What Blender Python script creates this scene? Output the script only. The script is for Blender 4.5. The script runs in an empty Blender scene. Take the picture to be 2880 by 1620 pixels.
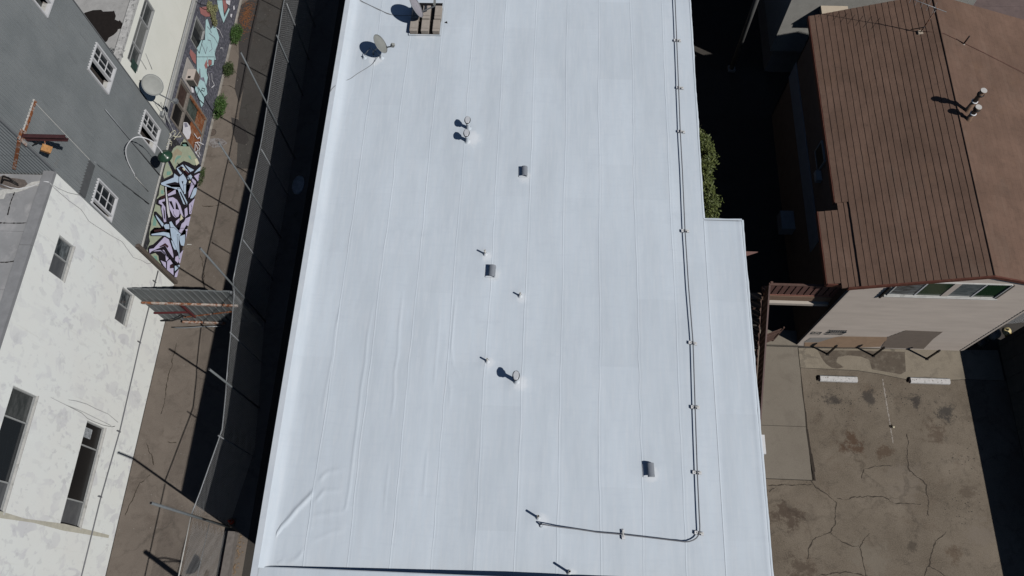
import bpy, bmesh, math, random
from math import sin, cos, pi, radians, hypot, floor
from mathutils import Vector, Matrix
random.seed(7)
S = bpy.context.scene
COL = S.collection

# ------------------------------------------------------------------ camera
cam_d = bpy.data.cameras.new('camera')
cam = bpy.data.objects.new('camera', cam_d); COL.objects.link(cam)
cam_d.sensor_width = 36.0; cam_d.lens = 27.128
cam_d.clip_start = 0.5; cam_d.clip_end = 2000
RX = Vector((0.998877, -0.030208, 0.036488)); RY = Vector((0.04217, 0.917935, -0.394482)); RZ = Vector((-0.021577, 0.395578, 0.918179))
M = Matrix((RX, RY, RZ)).to_4x4()
M.translation = (0, 0, 35)
cam.matrix_world = M
S.camera = cam
S.render.resolution_x = 1024; S.render.resolution_y = 576

# ------------------------------------------------------------------ light
SUN_EL = 47.5; SUN_AZ = 119.4          # azimuth clockwise from +Y
sd = Vector((sin(radians(SUN_AZ))*cos(radians(SUN_EL)), cos(radians(SUN_AZ))*cos(radians(SUN_EL)), sin(radians(SUN_EL))))
w = bpy.data.worlds.new('World'); S.world = w; w.use_nodes = True
nt = w.node_tree; nt.nodes.clear()
sky = nt.nodes.new('ShaderNodeTexSky'); sky.sky_type = 'NISHITA'; sky.sun_disc = False
sky.sun_elevation = radians(SUN_EL); sky.sun_rotation = radians(SUN_AZ)
sky.air_density = 0.75; sky.dust_density = 0.05; sky.ozone_density = 1.5
bg = nt.nodes.new('ShaderNodeBackground'); bg.inputs['Strength'].default_value = 0.05
wo = nt.nodes.new('ShaderNodeOutputWorld')
nt.links.new(sky.outputs[0], bg.inputs[0]); nt.links.new(bg.outputs[0], wo.inputs[0])
sl = bpy.data.lights.new('sun', 'SUN'); sl.energy = 5.0; sl.angle = radians(0.53); sl.color = (1.0, 0.965, 0.92)
sun = bpy.data.objects.new('sun', sl); COL.objects.link(sun)
sun.rotation_euler = sd.to_track_quat('Z', 'Y').to_euler(); sun.location = (20, -10, 60)
S.view_settings.view_transform = 'Standard'; S.view_settings.look = 'None'
S.view_settings.exposure = -0.50; S.view_settings.gamma = 1
S.view_settings.use_curve_mapping = False
S.cycles.diffuse_bounces = 0; S.cycles.max_bounces = 4

# ------------------------------------------------------------------ materials
def lin(c):
    return tuple(((x/255)/12.92 if x/255 <= .04045 else ((x/255+.055)/1.055)**2.4) for x in c)
MATS = {}
class N:
    def __init__(s, name):
        s.m = bpy.data.materials.new(name); s.m.use_nodes = True; s.t = s.m.node_tree; s.t.nodes.clear()
        s.o = s.t.nodes.new('ShaderNodeOutputMaterial'); s.b = s.t.nodes.new('ShaderNodeBsdfPrincipled')
        s.t.links.new(s.b.outputs[0], s.o.inputs[0])
        s.geo = s.t.nodes.new('ShaderNodeNewGeometry')
        s.pos = s.geo.outputs['Position']
    def n(s, ty, **k):
        q = s.t.nodes.new(ty)
        for a, v in k.items(): setattr(q, a, v)
        return q
    def l(s, a, b): s.t.links.new(a, b)
    def mapping(s, sc=(1,1,1), rot=(0,0,0), off=(0,0,0)):
        q = s.n('ShaderNodeMapping'); q.inputs['Scale'].default_value = sc; q.inputs['Rotation'].default_value = rot
        q.inputs['Location'].default_value = off; s.l(s.pos, q.inputs[0]); return q.outputs[0]
    def noise(s, scale, detail=4, rough=.55, vec=None, dist=0):
        q = s.n('ShaderNodeTexNoise'); q.inputs['Scale'].default_value = scale; q.inputs['Detail'].default_value = detail
        q.inputs['Roughness'].default_value = rough; q.inputs['Distortion'].default_value = dist
        s.l(vec or s.pos, q.inputs['Vector']); return q.outputs['Fac']
    def ramp(s, fac, stops, interp='LINEAR'):
        q = s.n('ShaderNodeValToRGB'); q.color_ramp.interpolation = interp
        e = q.color_ramp.elements
        while len(e) > 1: e.remove(e[-1])
        e[0].position = stops[0][0]; e[0].color = (*stops[0][1], 1) if isinstance(stops[0][1], tuple) else (stops[0][1],)*3+(1,)
        for p, c in stops[1:]:
            x = e.new(p); x.color = (*c, 1) if isinstance(c, tuple) else (c, c, c, 1)
        s.l(fac, q.inputs[0]); return q.outputs[0]
    def mix(s, f, a, b, mode='MIX'):
        q = s.n('ShaderNodeMix', data_type='RGBA', blend_type=mode)
        for v, i in ((f, 0), (a, 6), (b, 7)):
            if isinstance(v, (int, float)): q.inputs[i].default_value = v
            elif isinstance(v, tuple): q.inputs[i].default_value = (*v, 1)
            else: s.l(v, q.inputs[i])
        return q.outputs[2]
    def math(s, op, a, b=0.0, clamp=False):
        q = s.n('ShaderNodeMath', operation=op, use_clamp=clamp)
        for v, i in ((a, 0), (b, 1)):
            if isinstance(v, (int, float)): q.inputs[i].default_value = v
            else: s.l(v, q.inputs[i])
        return q.outputs[0]
    def bump(s, h, strength=.3, dist=.02):
        q = s.n('ShaderNodeBump'); q.inputs['Strength'].default_value = strength; q.inputs['Distance'].default_value = dist
        s.l(h, q.inputs['Height']); s.l(q.outputs[0], s.b.inputs['Normal'])
    def out(s, col, rough=.8, metal=0, spec=.3):
        if isinstance(col, tuple): s.b.inputs['Base Color'].default_value = (*col, 1)
        else: s.l(col, s.b.inputs['Base Color'])
        s.b.inputs['Roughness'].default_value = rough; s.b.inputs['Metallic'].default_value = metal
        s.b.inputs['Specular IOR Level'].default_value = spec
        return s.m
def plain(name, c, var=.12, sc=6, rough=.8, metal=0, spec=.3, bump=0, grime=None, gsc=2.5, glo=.55, ghi=.7):
    """colour with soft mottling, fine grain and optional grime patches"""
    if name in MATS: return MATS[name]
    k = N(name); a = tuple(x*(1-var) for x in c); b = tuple(min(1, x*(1+var)) for x in c)
    col = k.ramp(k.noise(sc, 5, .65), [(.3, a), (.7, b)])
    if grime: col = k.mix(k.ramp(k.noise(gsc, 6, .7), [(glo, 0.), (ghi, 1.)]), col, grime)
    if bump: k.bump(k.noise(60, 3, .6), bump, .01)
    MATS[name] = k.out(col, rough, metal, spec); return MATS[name]

def mat_membrane():
    k = N('white_roof_coating'); base = (.565, .632, .70)
    v = k.mapping((3.2, .45, 1)); n1 = k.noise(.35, 5, .65, v); n2 = k.noise(2.2, 4, .6); n3 = k.noise(26, 4, .75)
    col = k.ramp(n1, [(.3, tuple(x*.90 for x in base)), (.7, tuple(x*1.04 for x in base))])
    # roller strokes: long and short lapped bands of slightly different coats
    st = k.noise(1.0, 3, .6, k.mapping((9, .8, 1), (0,0,.06))); col = k.mix(k.ramp(st, [(.45, .0), (.75, .5)]), col, (.62,.665,.715))
    st2 = k.noise(1.0, 3, .6, k.mapping((1.1, 7, 1), (0,0,-.05), (7,3,1))); col = k.mix(k.ramp(st2, [(.52, .0), (.8, .4)]), col, (.50,.565,.64))
    br = k.n('ShaderNodeTexBrick'); br.offset = .37; br.inputs['Color1'].default_value = (.965,.965,.965,1); br.inputs['Color2'].default_value = (1.03,1.03,1.03,1); br.inputs['Mortar'].default_value = (1,1,1,1)
    br.inputs['Scale'].default_value = 1; br.inputs['Mortar Size'].default_value = .0; br.inputs['Brick Width'].default_value = 4.3; br.inputs['Row Height'].default_value = 1.405
    sw = k.n('ShaderNodeSeparateXYZ'); k.l(k.pos, sw.inputs[0]); cb = k.n('ShaderNodeCombineXYZ'); k.l(sw.outputs[1], cb.inputs[0]); k.l(k.math('ADD', sw.outputs[0], 7.57), cb.inputs[1]); k.l(cb.outputs[0], br.inputs['Vector'])
    col = k.mix(.9, col, br.outputs['Color'], 'MULTIPLY')
    col = k.mix(k.ramp(n3, [(.60, .0), (.80, .25)]), col, (.40, .44, .50))
    col = k.mix(k.ramp(k.noise(.9, 6, .7), [(.56, .0), (.72, .28)]), col, (.46, .515, .58))
    for sx, sy, sr in ((-3.0,18.3,.75),(-.6,7.85,.6),(-2.1,12.9,.4),(-1.8,8.6,.4),(-.7,11.2,.4),(.3,3.1,.5),(1.3,1.45,.4),(-5.4,24.0,1.1),(4.0,4.8,.6),(-.75,16.5,.55),(-1.8,12.1,.55),(-7.5,22.3,.6)):  # fresh whiter coating at vents, shifted sunward to paint in the sunlit mounds
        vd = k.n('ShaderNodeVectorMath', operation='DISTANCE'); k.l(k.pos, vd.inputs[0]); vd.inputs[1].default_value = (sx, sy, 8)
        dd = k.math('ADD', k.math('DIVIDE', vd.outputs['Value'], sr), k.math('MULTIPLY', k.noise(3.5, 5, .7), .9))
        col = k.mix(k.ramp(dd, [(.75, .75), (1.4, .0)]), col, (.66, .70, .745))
    col = k.mix(k.ramp(k.noise(130, 2, .7), [(.66, .0), (.74, .35)]), col, (.33,.35,.38))
    k.bump(k.noise(38, 4, .7), .16, .012)
    return k.out(col, .62, 0, .3)
def mat_cap():
    k = N('parapet_coating'); col = k.ramp(k.noise(1.8, 5, .7), [(.3, (.50,.55,.61)), (.7, (.58,.625,.67))])
    col = k.mix(k.ramp(k.noise(14, 5, .7), [(.6, .0), (.8, .35)]), col, (.36,.38,.42)); return k.out(col, .65)
def mat_stucco_patched():
    k = N('patched_white_stucco')
    v = k.mapping((1, 1.0, .75), (.5, 0, 0)); base = (.83, .86, .84)
    f = k.noise(1.5, 3, .55, v, .5); g = k.noise(3.4, 3, .5, v, .3); zone = k.ramp(k.noise(.42, 3, .6, k.mapping((1,1,1),(0,0,0),(4,1,7))), [(.38, .25), (.6, 1.)])
    col = k.ramp(k.noise(.5, 3), [(.35, base), (.65, (.82, .835, .81))])
    col = k.mix(k.math('MULTIPLY', k.ramp(f, [(.55, .0), (.61, .75)]), zone), col, (.655, .66, .685))
    col = k.mix(k.math('MULTIPLY', k.ramp(g, [(.58, .0), (.64, .5)]), zone), col, (.58, .59, .60))
    col = k.mix(k.ramp(k.noise(9, 5, .7), [(.68, .0), (.78, .25)]), col, (.46, .47, .49))
    # long streaks of old grime running down from window corners
    s2 = k.noise(1.0, 4, .6, k.mapping((1, 6, .35))); col = k.mix(k.ramp(s2, [(.62, .0), (.75, .22)]), col, (.50, .49, .42))
    k.bump(k.noise(55, 4, .7), .25, .012); return k.out(col, .9)
def mat_cream():
    k = N('cream_painted_wall'); col = k.ramp(k.noise(.8, 4), [(.3, (.77,.78,.71)), (.7, (.83,.835,.77))])
    col = k.mix(k.ramp(k.noise(6, 6, .75), [(.62, .0), (.78, .4)]), col, (.46,.46,.42))
    s2 = k.noise(1.2, 4, .6, k.mapping((1, 7, .4))); col = k.mix(k.ramp(s2, [(.62, .0), (.8, .3)]), col, (.5,.5,.46))
    k.bump(k.noise(50, 4, .7), .15, .01); return k.out(col, .85)
def mat_ground(name, c1, c2, dark, crack=.5, cs=.35, grain=35, crackcol=(.03,.028,.025), stain=(.07,.055,.045), spots=()):
    k = N(name)
    col = k.ramp(k.noise(.45, 5, .65), [(.3, c1), (.7, c2)])
    col = k.mix(k.ramp(k.noise(1.6, 7, .75, None, .4), [(.52, .0), (.70, .7)]), col, dark)
    col = k.mix(k.ramp(k.noise(.55, 5, .7, k.mapping((1,1,1), (0,0,0), (31,7,0)), .8), [(.55, .0), (.72, .65)]), col, stain)
    col = k.mix(k.ramp(k.noise(grain, 3, .8), [(.40, .0), (.75, .55)]), col, tuple(x*1.55 for x in c2))
    col = k.mix(k.ramp(k.noise(grain*1.7, 2, .8, k.mapping((1,1,1),(0,0,0),(5,9,2))), [(.55, .0), (.72, .6)]), col, tuple(x*.4 for x in c1))
    for sx, sy, sr, sc, sa in spots:
        vd = k.n('ShaderNodeVectorMath', operation='DISTANCE'); k.l(k.pos, vd.inputs[0]); vd.inputs[1].default_value = (sx, sy, 0)
        dd = k.math('ADD', k.math('DIVIDE', vd.outputs['Value'], sr), k.math('MULTIPLY', k.noise(1.8, 7, .78), 1.5))
        col = k.mix(k.ramp(dd, [(.85, sa), (1.55, .0)]), col, sc)
    # cracks
    w1 = k.n('ShaderNodeTexNoise'); w1.inputs['Scale'].default_value = 2.5; w1.inputs['Detail'].default_value = 5; k.l(k.pos, w1.inputs['Vector'])
    vm = k.n('ShaderNodeVectorMath', operation='MULTIPLY_ADD'); k.l(w1.outputs['Color'], vm.inputs[0]); vm.inputs[1].default_value = (.9,.9,0); k.l(k.pos, vm.inputs[2])
    vo = k.n('ShaderNodeTexVoronoi', feature='DISTANCE_TO_EDGE'); vo.inputs['Scale'].default_value = cs; k.l(vm.outputs[0], vo.inputs['Vector'])
    mask = k.ramp(k.noise(.28, 3, .6, k.mapping((1,1,1),(0,0,0),(9,3,0))), [(.42, .0), (.6, 1.)])
    ck = k.math('MULTIPLY', k.ramp(vo.outputs['Distance'], [(.0, 1.), (.012, .75), (.03, .0)]), mask)
    col = k.mix(k.math('MULTIPLY', ck, crack), col, crackcol)
    k.bump(k.noise(grain*1.4, 4, .8), .35, .02)
    return k.out(col, .93, 0, .2)
def mat_corrugated():
    k = N('grey_galvanised_sheet'); col = k.ramp(k.noise(.7, 5, .6), [(.3, (.19,.21,.22)), (.7, (.245,.265,.275))])
    col = k.mix(k.ramp(k.noise(2.2, 6, .75, k.mapping((1,3,.5))), [(.55, .0), (.75, .45)]), col, (.13,.14,.15))
    col = k.mix(k.ramp(k.noise(1.1, 6, .75, k.mapping((1,1,1),(0,0,0),(2,11,5))), [(.62, .0), (.78, .35)]), col, (.22,.18,.15))
    col = k.mix(k.ramp(k.noise(30, 3, .7), [(.6, .0), (.8, .3)]), col, (.27,.28,.29))
    return k.out(col, .6, .15, .4)
def mat_rust(name='rusty_steel', mixc=(.42,.40,.38), lo=.5):
    k = N(name); col = k.ramp(k.noise(9, 6, .75), [(.3, (.10,.035,.02)), (.5, (.24,.085,.035)), (.72, (.36,.16,.07))])
    col = k.mix(k.ramp(k.noise(4, 6, .75, k.mapping((1,1,1),(0,0,0),(3,3,3))), [(lo, .0), (lo+.08, .85)]), col, mixc)
    k.bump(k.noise(40, 4), .3, .01); return k.out(col, .8)
def mat_shingle():
    k = N('brown_asphalt_shingle')
    col = k.ramp(k.noise(.5, 5, .65), [(.3, (.108,.070,.053)), (.7, (.172,.110,.083))])
    col = k.mix(k.ramp(k.noise(1.3, 6, .7, k.mapping((1,.5,1),(0,0,0),(4,4,4))), [(.55, .0), (.75, .5)]), col, (.165,.10,.065))
    col = k.mix(k.ramp(k.noise(3.2, 6, .75), [(.5, .0), (.75, .55)]), col, (.080,.055,.043))
    col = k.mix(k.ramp(k.noise(1.1, 5, .7, k.mapping((1,.35,1),(0,0,0),(9,2,4))), [(.55, .0), (.75, .4)]), col, (.165,.125,.10))
    br = k.n('ShaderNodeTexBrick'); br.offset = .5
    br.inputs['Color1'].default_value = (.93,.93,.93,1); br.inputs['Color2'].default_value = (1.07,1.07,1.07,1); br.inputs['Mortar'].default_value = (.72,.72,.72,1)
    br.inputs['Scale'].default_value = 1; br.inputs['Mortar Size'].default_value = .006; br.inputs['Brick Width'].default_value = .92; br.inputs['Row Height'].default_value = .2414
    sw = k.n('ShaderNodeSeparateXYZ'); k.l(k.pos, sw.inputs[0]); cb = k.n('ShaderNodeCombineXYZ')
    k.l(sw.outputs[1], cb.inputs[0]); k.l(k.math('MULTIPLY', sw.outputs[0], 1.048), cb.inputs[1]); k.l(cb.outputs[0], br.inputs['Vector'])
    col = k.mix(.8, col, br.outputs['Color'], 'MULTIPLY')
    col = k.mix(k.ramp(k.noise(95, 2, .8), [(.45, .0), (.75, .5)]), col, (.24,.15,.11))
    k.bump(k.noise(120, 2, .8), .4, .01)
    return k.out(col, .95, 0, .15)
def mat_siding():
    k = N('beige_painted_siding'); base = (.565,.495,.435)
    col = k.ramp(k.noise(.9, 5, .6, k.mapping((.6,1,3))), [(.3, tuple(x*.9 for x in base)), (.7, tuple(x*1.06 for x in base))])
    col = k.mix(k.ramp(k.noise(2.0, 5, .65, k.mapping((.35,1,6),(0,0,0),(2,1,8))), [(.5, .0), (.75, .4)]), col, (.48,.42,.365))
    k.bump(k.noise(50, 3), .15, .01); return k.out(col, .85)
def mat_glass(name, c=(.02,.024,.028), rough=.08, var=None):
    k = N(name); col = c
    if var: col = k.ramp(k.noise(2.3, 4, .7, k.mapping((1,1,2.5))), [(.4, c), (.65, var)])
    return k.out(col, rough, 0, .5)
def mat_leaf(name, a, b, c):
    k = N(name); q = k.n('ShaderNodeObjectInfo')
    col = k.ramp(k.noise(5.5, 3, .7), [(.3, a), (.5, b), (.72, c)])
    col = k.mix(k.ramp(k.noise(40, 2, .8), [(.4, .0), (.7, .5)]), col, c)
    return k.out(col, .6, 0, .35)

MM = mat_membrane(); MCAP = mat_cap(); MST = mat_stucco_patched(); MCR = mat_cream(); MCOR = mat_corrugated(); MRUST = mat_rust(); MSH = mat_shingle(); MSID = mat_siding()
MRPALE = mat_rust('rust_streaked_paint', (.50,.47,.43), .46)
ALLEY = mat_ground('alley_concrete', (.135,.115,.098), (.195,.167,.142), (.085,.072,.062), .28, .30)
LOT = mat_ground('worn_asphalt', (.105,.085,.064), (.190,.160,.126), (.055,.045,.037), .28, .42, 22, (.03,.024,.02), (.085,.058,.040), [(13.6,10.0,1.53,(.045,.040,.037),.8),(15.3,10.1,1.36,(.05,.044,.04),.8),(17.4,9.9,1.36,(.045,.04,.037),.85),(18.6,9.6,1.87,(.045,.042,.04),.8),(14.2,7.9,2.21,(.075,.042,.026),.75),(15.6,7.6,1.53,(.08,.05,.032),.6),(18.0,8.6,2.04,(.08,.055,.04),.6),(19.0,6.0,1.70,(.08,.06,.045),.5),(11.0,4.6,2.72,(.075,.055,.042),.8),(11.3,2.4,2.38,(.08,.06,.045),.7),(16.2,3.6,1.02,(.055,.045,.036),.6),(17.9,3.3,1.36,(.085,.055,.035),.5),(16.3,6.2,3.74,(.20,.17,.14),.45),(19.2,4.2,2.72,(.205,.175,.145),.5),(14.4,3.0,3.40,(.20,.175,.14),.5)])
APRON = mat_ground('stained_concrete', (.20,.172,.132), (.255,.222,.175), (.135,.115,.092), .5, .3, 40, (.05,.045,.04), (.155,.13,.105))
WALK = mat_ground('pale_walkway', (.172,.150,.122), (.205,.182,.15), (.14,.12,.10), .0, .3, 45, (.05,.045,.04), (.135,.115,.095))
DARKG = mat_ground('dark_alley_surface', (.045,.041,.037), (.06,.055,.05), (.032,.029,.026), .0, .4, 35, (.03,.028,.025), (.035,.03,.026))  # low base colour deepens the shade on side strip and side yard
GREY = plain('weathered_grey_roof', (.27,.275,.285), .12, 1.2, .85, grime=(.36,.36,.37), gsc=.9, glo=.5, ghi=.62)
WHITE = plain('white_paint', (.66,.67,.69), .06, 5, .5)
OFFW = plain('dirty_white_paint', (.52,.52,.50), .12, 4, .6, grime=(.3,.3,.28), gsc=5)
FRAMEW = plain('white_window_frame', (.60,.61,.63), .06, 8, .4)
FRAMEG = plain('grey_window_frame', (.33,.34,.34), .12, 8, .5)
BLK = plain('black_iron', (.012,.010,.010), .3, 8, .5)
POLE = plain('dull_pole_steel', (.135,.15,.16), .12, 8, .55)
GALV = plain('galvanised_steel', (.24,.255,.27), .12, 8, .45, .3)
GALVD = plain('dull_wire', (.42,.43,.44), .1, 8, .6, .2)
PIPE = plain('grey_conduit', (.15,.155,.17), .15, 9, .5)
DISH = plain('grey_dish_enamel', (.255,.265,.25), .08, 4, .55, grime=(.21,.21,.205), gsc=7, glo=.6, ghi=.75)
DISHL = plain('pale_dish_enamel', (.30,.29,.32), .06, 4, .5, grime=(.22,.21,.23), gsc=9, glo=.58, ghi=.7)
BLOCK = plain('concrete_block', (.34,.305,.27), .1, 7, .9, bump=.3)
REDP = plain('red_brown_trim', (.105,.036,.024), .2, 3, .7, grime=(.14,.06,.04), gsc=6)
BRN = plain('brown_painted_board', (.10,.058,.047), .25, 5, .75)
BRND = plain('dark_brown_stucco', (.16,.115,.09), .15, 2, .9)
TAN = plain('tan_beam', (.21,.14,.10), .1, 4, .8)
GREEN = plain('green_enamel', (.018,.052,.030), .15, 5, .28, spec=.5)
BEIGE = plain('grey_beige_stucco', (.40,.395,.37), .08, 2, .95, bump=.9, grime=(.30,.30,.28), gsc=12)
MAUVE = plain('mauve_brown_roof', (.14,.105,.10), .12, 2, .9, grime=(.105,.08,.08), gsc=5)
CREAMB = plain('cream_metal', (.50,.43,.34), .08, 6, .6)
TANW = plain('tan_block_wall', (.20,.18,.145), .15, 2, .95, bump=.4)
SLATE = plain('slate_painted_wall', (.085,.088,.11), .35, 7, .85, grime=(.19,.19,.23), gsc=9, glo=.5, ghi=.62, bump=.2)
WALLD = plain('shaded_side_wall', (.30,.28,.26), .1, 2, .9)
BLUEG = plain('blue_grey_band', (.30,.31,.33), .08, 2, .8)
TRIM = plain('brown_trim_board', (.12,.10,.085), .2, 9, .8)
ORANGE = plain('orange_leaf_litter', (.20,.085,.035), .45, 30, .9)
GLASS = mat_glass('dark_glass', (.022,.026,.03), .12)
GLASSB = mat_glass('black_opening', (.008,.008,.009), .3)
BLIND = mat_glass('glass_over_blind', (.085,.09,.098), .2, (.11,.115,.12))
GLASSM = mat_glass('mottled_glass', (.03,.036,.04), .15, (.16,.18,.19))
GLASSG = mat_glass('green_curtain_glass', (.018,.045,.022), .15)
LOUV = mat_glass('grey_old_glass', (.05,.055,.055), .2, (.09,.095,.095))
WOODR = mat_rust('rotten_orange_board', (.30,.19,.13), .5)
LEAFA = mat_leaf('dull_shrub_leaf', (.02,.035,.012), (.035,.06,.018), (.07,.10,.03))
LEAFB = mat_leaf('bright_shrub_leaf', (.03,.06,.018), (.045,.095,.022), (.07,.14,.03))
LEAFT = mat_leaf('tree_leaf', (.03,.045,.015), (.065,.085,.022), (.14,.16,.045))
LEAFD = plain('dry_climber', (.20,.20,.10), .35, 12, .8)
BARK = plain('bark', (.10,.075,.055), .3, 12, .9)
ORNG = plain('orange_plastic', (.65,.07,.03), .15, 9, .5)
YEL = plain('yellow_plastic', (.55,.33,.06), .15, 9, .5)
BAGD = plain('dark_bag', (.03,.03,.032), .4, 6, .35)

# ------------------------------------------------------------------ builders
def wloc(p):
    v = Vector((0,0,0))
    while p is not None: v = v + p.location; p = p.parent
    return v
class MB:
    """collects faces in world coordinates, then links ONE mesh object"""
    def __init__(s): s.v = []; s.f = []; s.sm = []
    def add(s, vs, fs, smooth=False):
        o = len(s.v); s.v += [tuple(x) for x in vs]; s.f += [tuple(i+o for i in f) for f in fs]; s.sm += [smooth]*len(fs); return s
    def box(s, x0, x1, y0, y1, z0, z1):
        return s.add([(x0,y0,z0),(x1,y0,z0),(x1,y1,z0),(x0,y1,z0),(x0,y0,z1),(x1,y0,z1),(x1,y1,z1),(x0,y1,z1)],
                     [(0,3,2,1),(4,5,6,7),(0,1,5,4),(1,2,6,5),(2,3,7,6),(3,0,4,7)])
    def quad(s, *p): return s.add(p, [tuple(range(len(p)))])
    def prism(s, pts, axis, a, b):
        """polygon pts (2D) extruded along axis between a and b"""
        def mk(p, t): return {'x': (t, p[0], p[1]), 'y': (p[0], t, p[1]), 'z': (p[0], p[1], t)}[axis]
        n = len(pts); vs = [mk(p, a) for p in pts]+[mk(p, b) for p in pts]
        fs = [tuple(range(n))[::-1], tuple(range(n, 2*n))]+[(i, (i+1) % n, n+(i+1) % n, n+i) for i in range(n)]
        return s.add(vs, fs)
    def tube(s, path, r, seg=8, closed_ends=True):
        path = [Vector(p) for p in path]; n = len(path); rs = r if isinstance(r, (list, tuple)) else [r]*n
        o = len(s.v); up = None
        for i, p in enumerate(path):
            t = (path[min(i+1, n-1)]-path[max(i-1, 0)]).normalized()
            a = t.orthogonal().normalized() if up is None else (up - t*up.dot(t)).normalized()
            up = a; b = t.cross(a)
            for k in range(seg):
                q = p+(a*cos(2*pi*k/seg)+b*sin(2*pi*k/seg))*rs[i]; s.v.append(tuple(q))
        for i in range(n-1):
            for k in range(seg):
                s.f.append((o+i*seg+k, o+i*seg+(k+1) % seg, o+(i+1)*seg+(k+1) % seg, o+(i+1)*seg+k)); s.sm.append(seg > 4)
        if closed_ends:
            s.f.append(tuple(o+k for k in range(seg))[::-1]); s.f.append(tuple(o+(n-1)*seg+k for k in range(seg))); s.sm += [False, False]
        return s
    def bar(s, a, b, w, h=None):
        """square section bar from a to b"""
        a = Vector(a); b = Vector(b); t = (b-a).normalized(); h = h or w
        u = t.cross(Vector((0,0,1)));  u = Vector((1,0,0)) if u.length < .01 else u.normalized(); v = u.cross(t)
        q = [a+u*i*w/2+v*j*h/2 for i, j in ((-1,-1),(1,-1),(1,1),(-1,1))]; q += [p+(b-a) for p in q]
        return s.add(q, [(0,3,2,1),(4,5,6,7),(0,1,5,4),(1,2,6,5),(2,3,7,6),(3,0,4,7)])
    def lathe(s, c, prof, seg=16, axis=(0,0,1), sx=1, sy=1, smooth=True):
        ax = Vector(axis).normalized(); a = ax.orthogonal().normalized() if abs(ax.z) < .99 else Vector((1,0,0)); b = ax.cross(a); c = Vector(c)
        o = len(s.v)
        for r, h in prof:
            for k in range(seg):
                s.v.append(tuple(c+ax*h+a*(cos(2*pi*k/seg)*r*sx)+b*(sin(2*pi*k/seg)*r*sy)))
        for i in range(len(prof)-1):
            for k in range(seg):
                s.f.append((o+i*seg+k, o+i*seg+(k+1) % seg, o+(i+1)*seg+(k+1) % seg, o+(i+1)*seg+k)); s.sm.append(smooth)
        if prof[0][0] > 1e-4: s.f.append(tuple(o+k for k in range(seg))[::-1]); s.sm.append(False)
        if prof[-1][0] > 1e-4: s.f.append(tuple(o+(len(prof)-1)*seg+k for k in range(seg))); s.sm.append(False)
        return s
    def build(s, name, mat, parent=None, label=None, kind=None):
        me = bpy.data.meshes.new(name); w0 = wloc(parent)
        me.from_pydata([tuple(Vector(v)-w0) for v in s.v], [], s.f); me.validate()
        if len(me.polygons) == len(s.sm): me.polygons.foreach_set('use_smooth', s.sm)
        me.materials.append(mat); me.update()
        o = bpy.data.objects.new(name, me); COL.objects.link(o); o.parent = parent
        if label: o['label'] = label
        if kind: o['kind'] = kind
        return o
def thing(name, loc, label, cat, group=None):
    o = bpy.data.objects.new(name, None); COL.objects.link(o); o.location = loc; o.empty_display_size = .2
    o['label'] = label; o['category'] = cat
    if group: o['group'] = group
    return o
def tag(o, label, cat, group=None):
    o['label'] = label; o['category'] = cat
    if group: o['group'] = group
    return o
def solo(mb, name, mat, label, cat, base, group=None):
    """a thing that is one mesh, with its origin at its base"""
    for i, v in enumerate(mb.v): mb.v[i] = tuple(Vector(v)-Vector(base))
    o = mb.build(name, mat); o.location = base; return tag(o, label, cat, group)
def duptree(o, loc, label=None, group=None):
    def cp(src, par):
        c = src.copy(); COL.objects.link(c); c.parent = par
        for ch in src.children: cp(ch, c)
        return c
    c = cp(o, None); c.location = loc
    if label: c['label'] = label
    if group: c['group'] = group
    return c
def struct(o): o['kind'] = 'structure'; return o
def frame_x(mb, x0, x1, y0, y1, z0, z1, w):
    """rectangular frame in a wall of constant x"""
    mb.box(x0, x1, y0, y1, z0, z0+w); mb.box(x0, x1, y0, y1, z1-w, z1)
    mb.box(x0, x1, y0, y0+w, z0+w, z1-w); mb.box(x0, x1, y1-w, y1, z0+w, z1-w); return mb
def frame_y(mb, x0, x1, y0, y1, z0, z1, w):
    mb.box(x0, x1, y0, y1, z0, z0+w); mb.box(x0, x1, y0, y1, z1-w, z1)
    mb.box(x0, x0+w, y0, y1, z0+w, z1-w); mb.box(x1-w, x1, y0, y1, z0+w, z1-w); return mb
def wall_x(mb, x0, x1, y0, y1, z0, z1, holes):
    """wall slab of constant x with rectangular openings (y0,y1,z0,z1)"""
    ys = sorted({y0, y1, *[h[0] for h in holes], *[h[1] for h in holes]}); zs = sorted({z0, z1, *[h[2] for h in holes], *[h[3] for h in holes]})
    for a, b in zip(ys, ys[1:]):
        for c, d in zip(zs, zs[1:]):
            m, n_ = (a+b)/2, (c+d)/2
            if any(h[0] < m < h[1] and h[2] < n_ < h[3] for h in holes): continue
            mb.box(x0, x1, a, b, c, d)
    return mb

# ================================================================== SETTING
g = struct(MB().quad((-400,-400,-.02),(400,-400,-.02),(400,400,-.02),(-400,400,-.02)).build('ground', DARKG))
struct(MB().box(-18.3, -12.4, -25, 60, -.2, 0).build('alley_lane', ALLEY))
struct(MB().quad((-16.4,21.5,.004),(-15.2,21.5,.004),(-15.0,27,.004),(-15.3,33,.004),(-15.6,60,.004),(-17.2,60,.004),(-17.1,30,.004),(-16.9,25,.004)).build('asphalt_patch', mat_ground('old_asphalt', (.06,.056,.052), (.085,.08,.075), (.05,.046,.043), .5, .5)))
struct(MB().box(-12.4, -9.2, -25, 60, -.2, .004).build('side_strip', DARKG))
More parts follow.
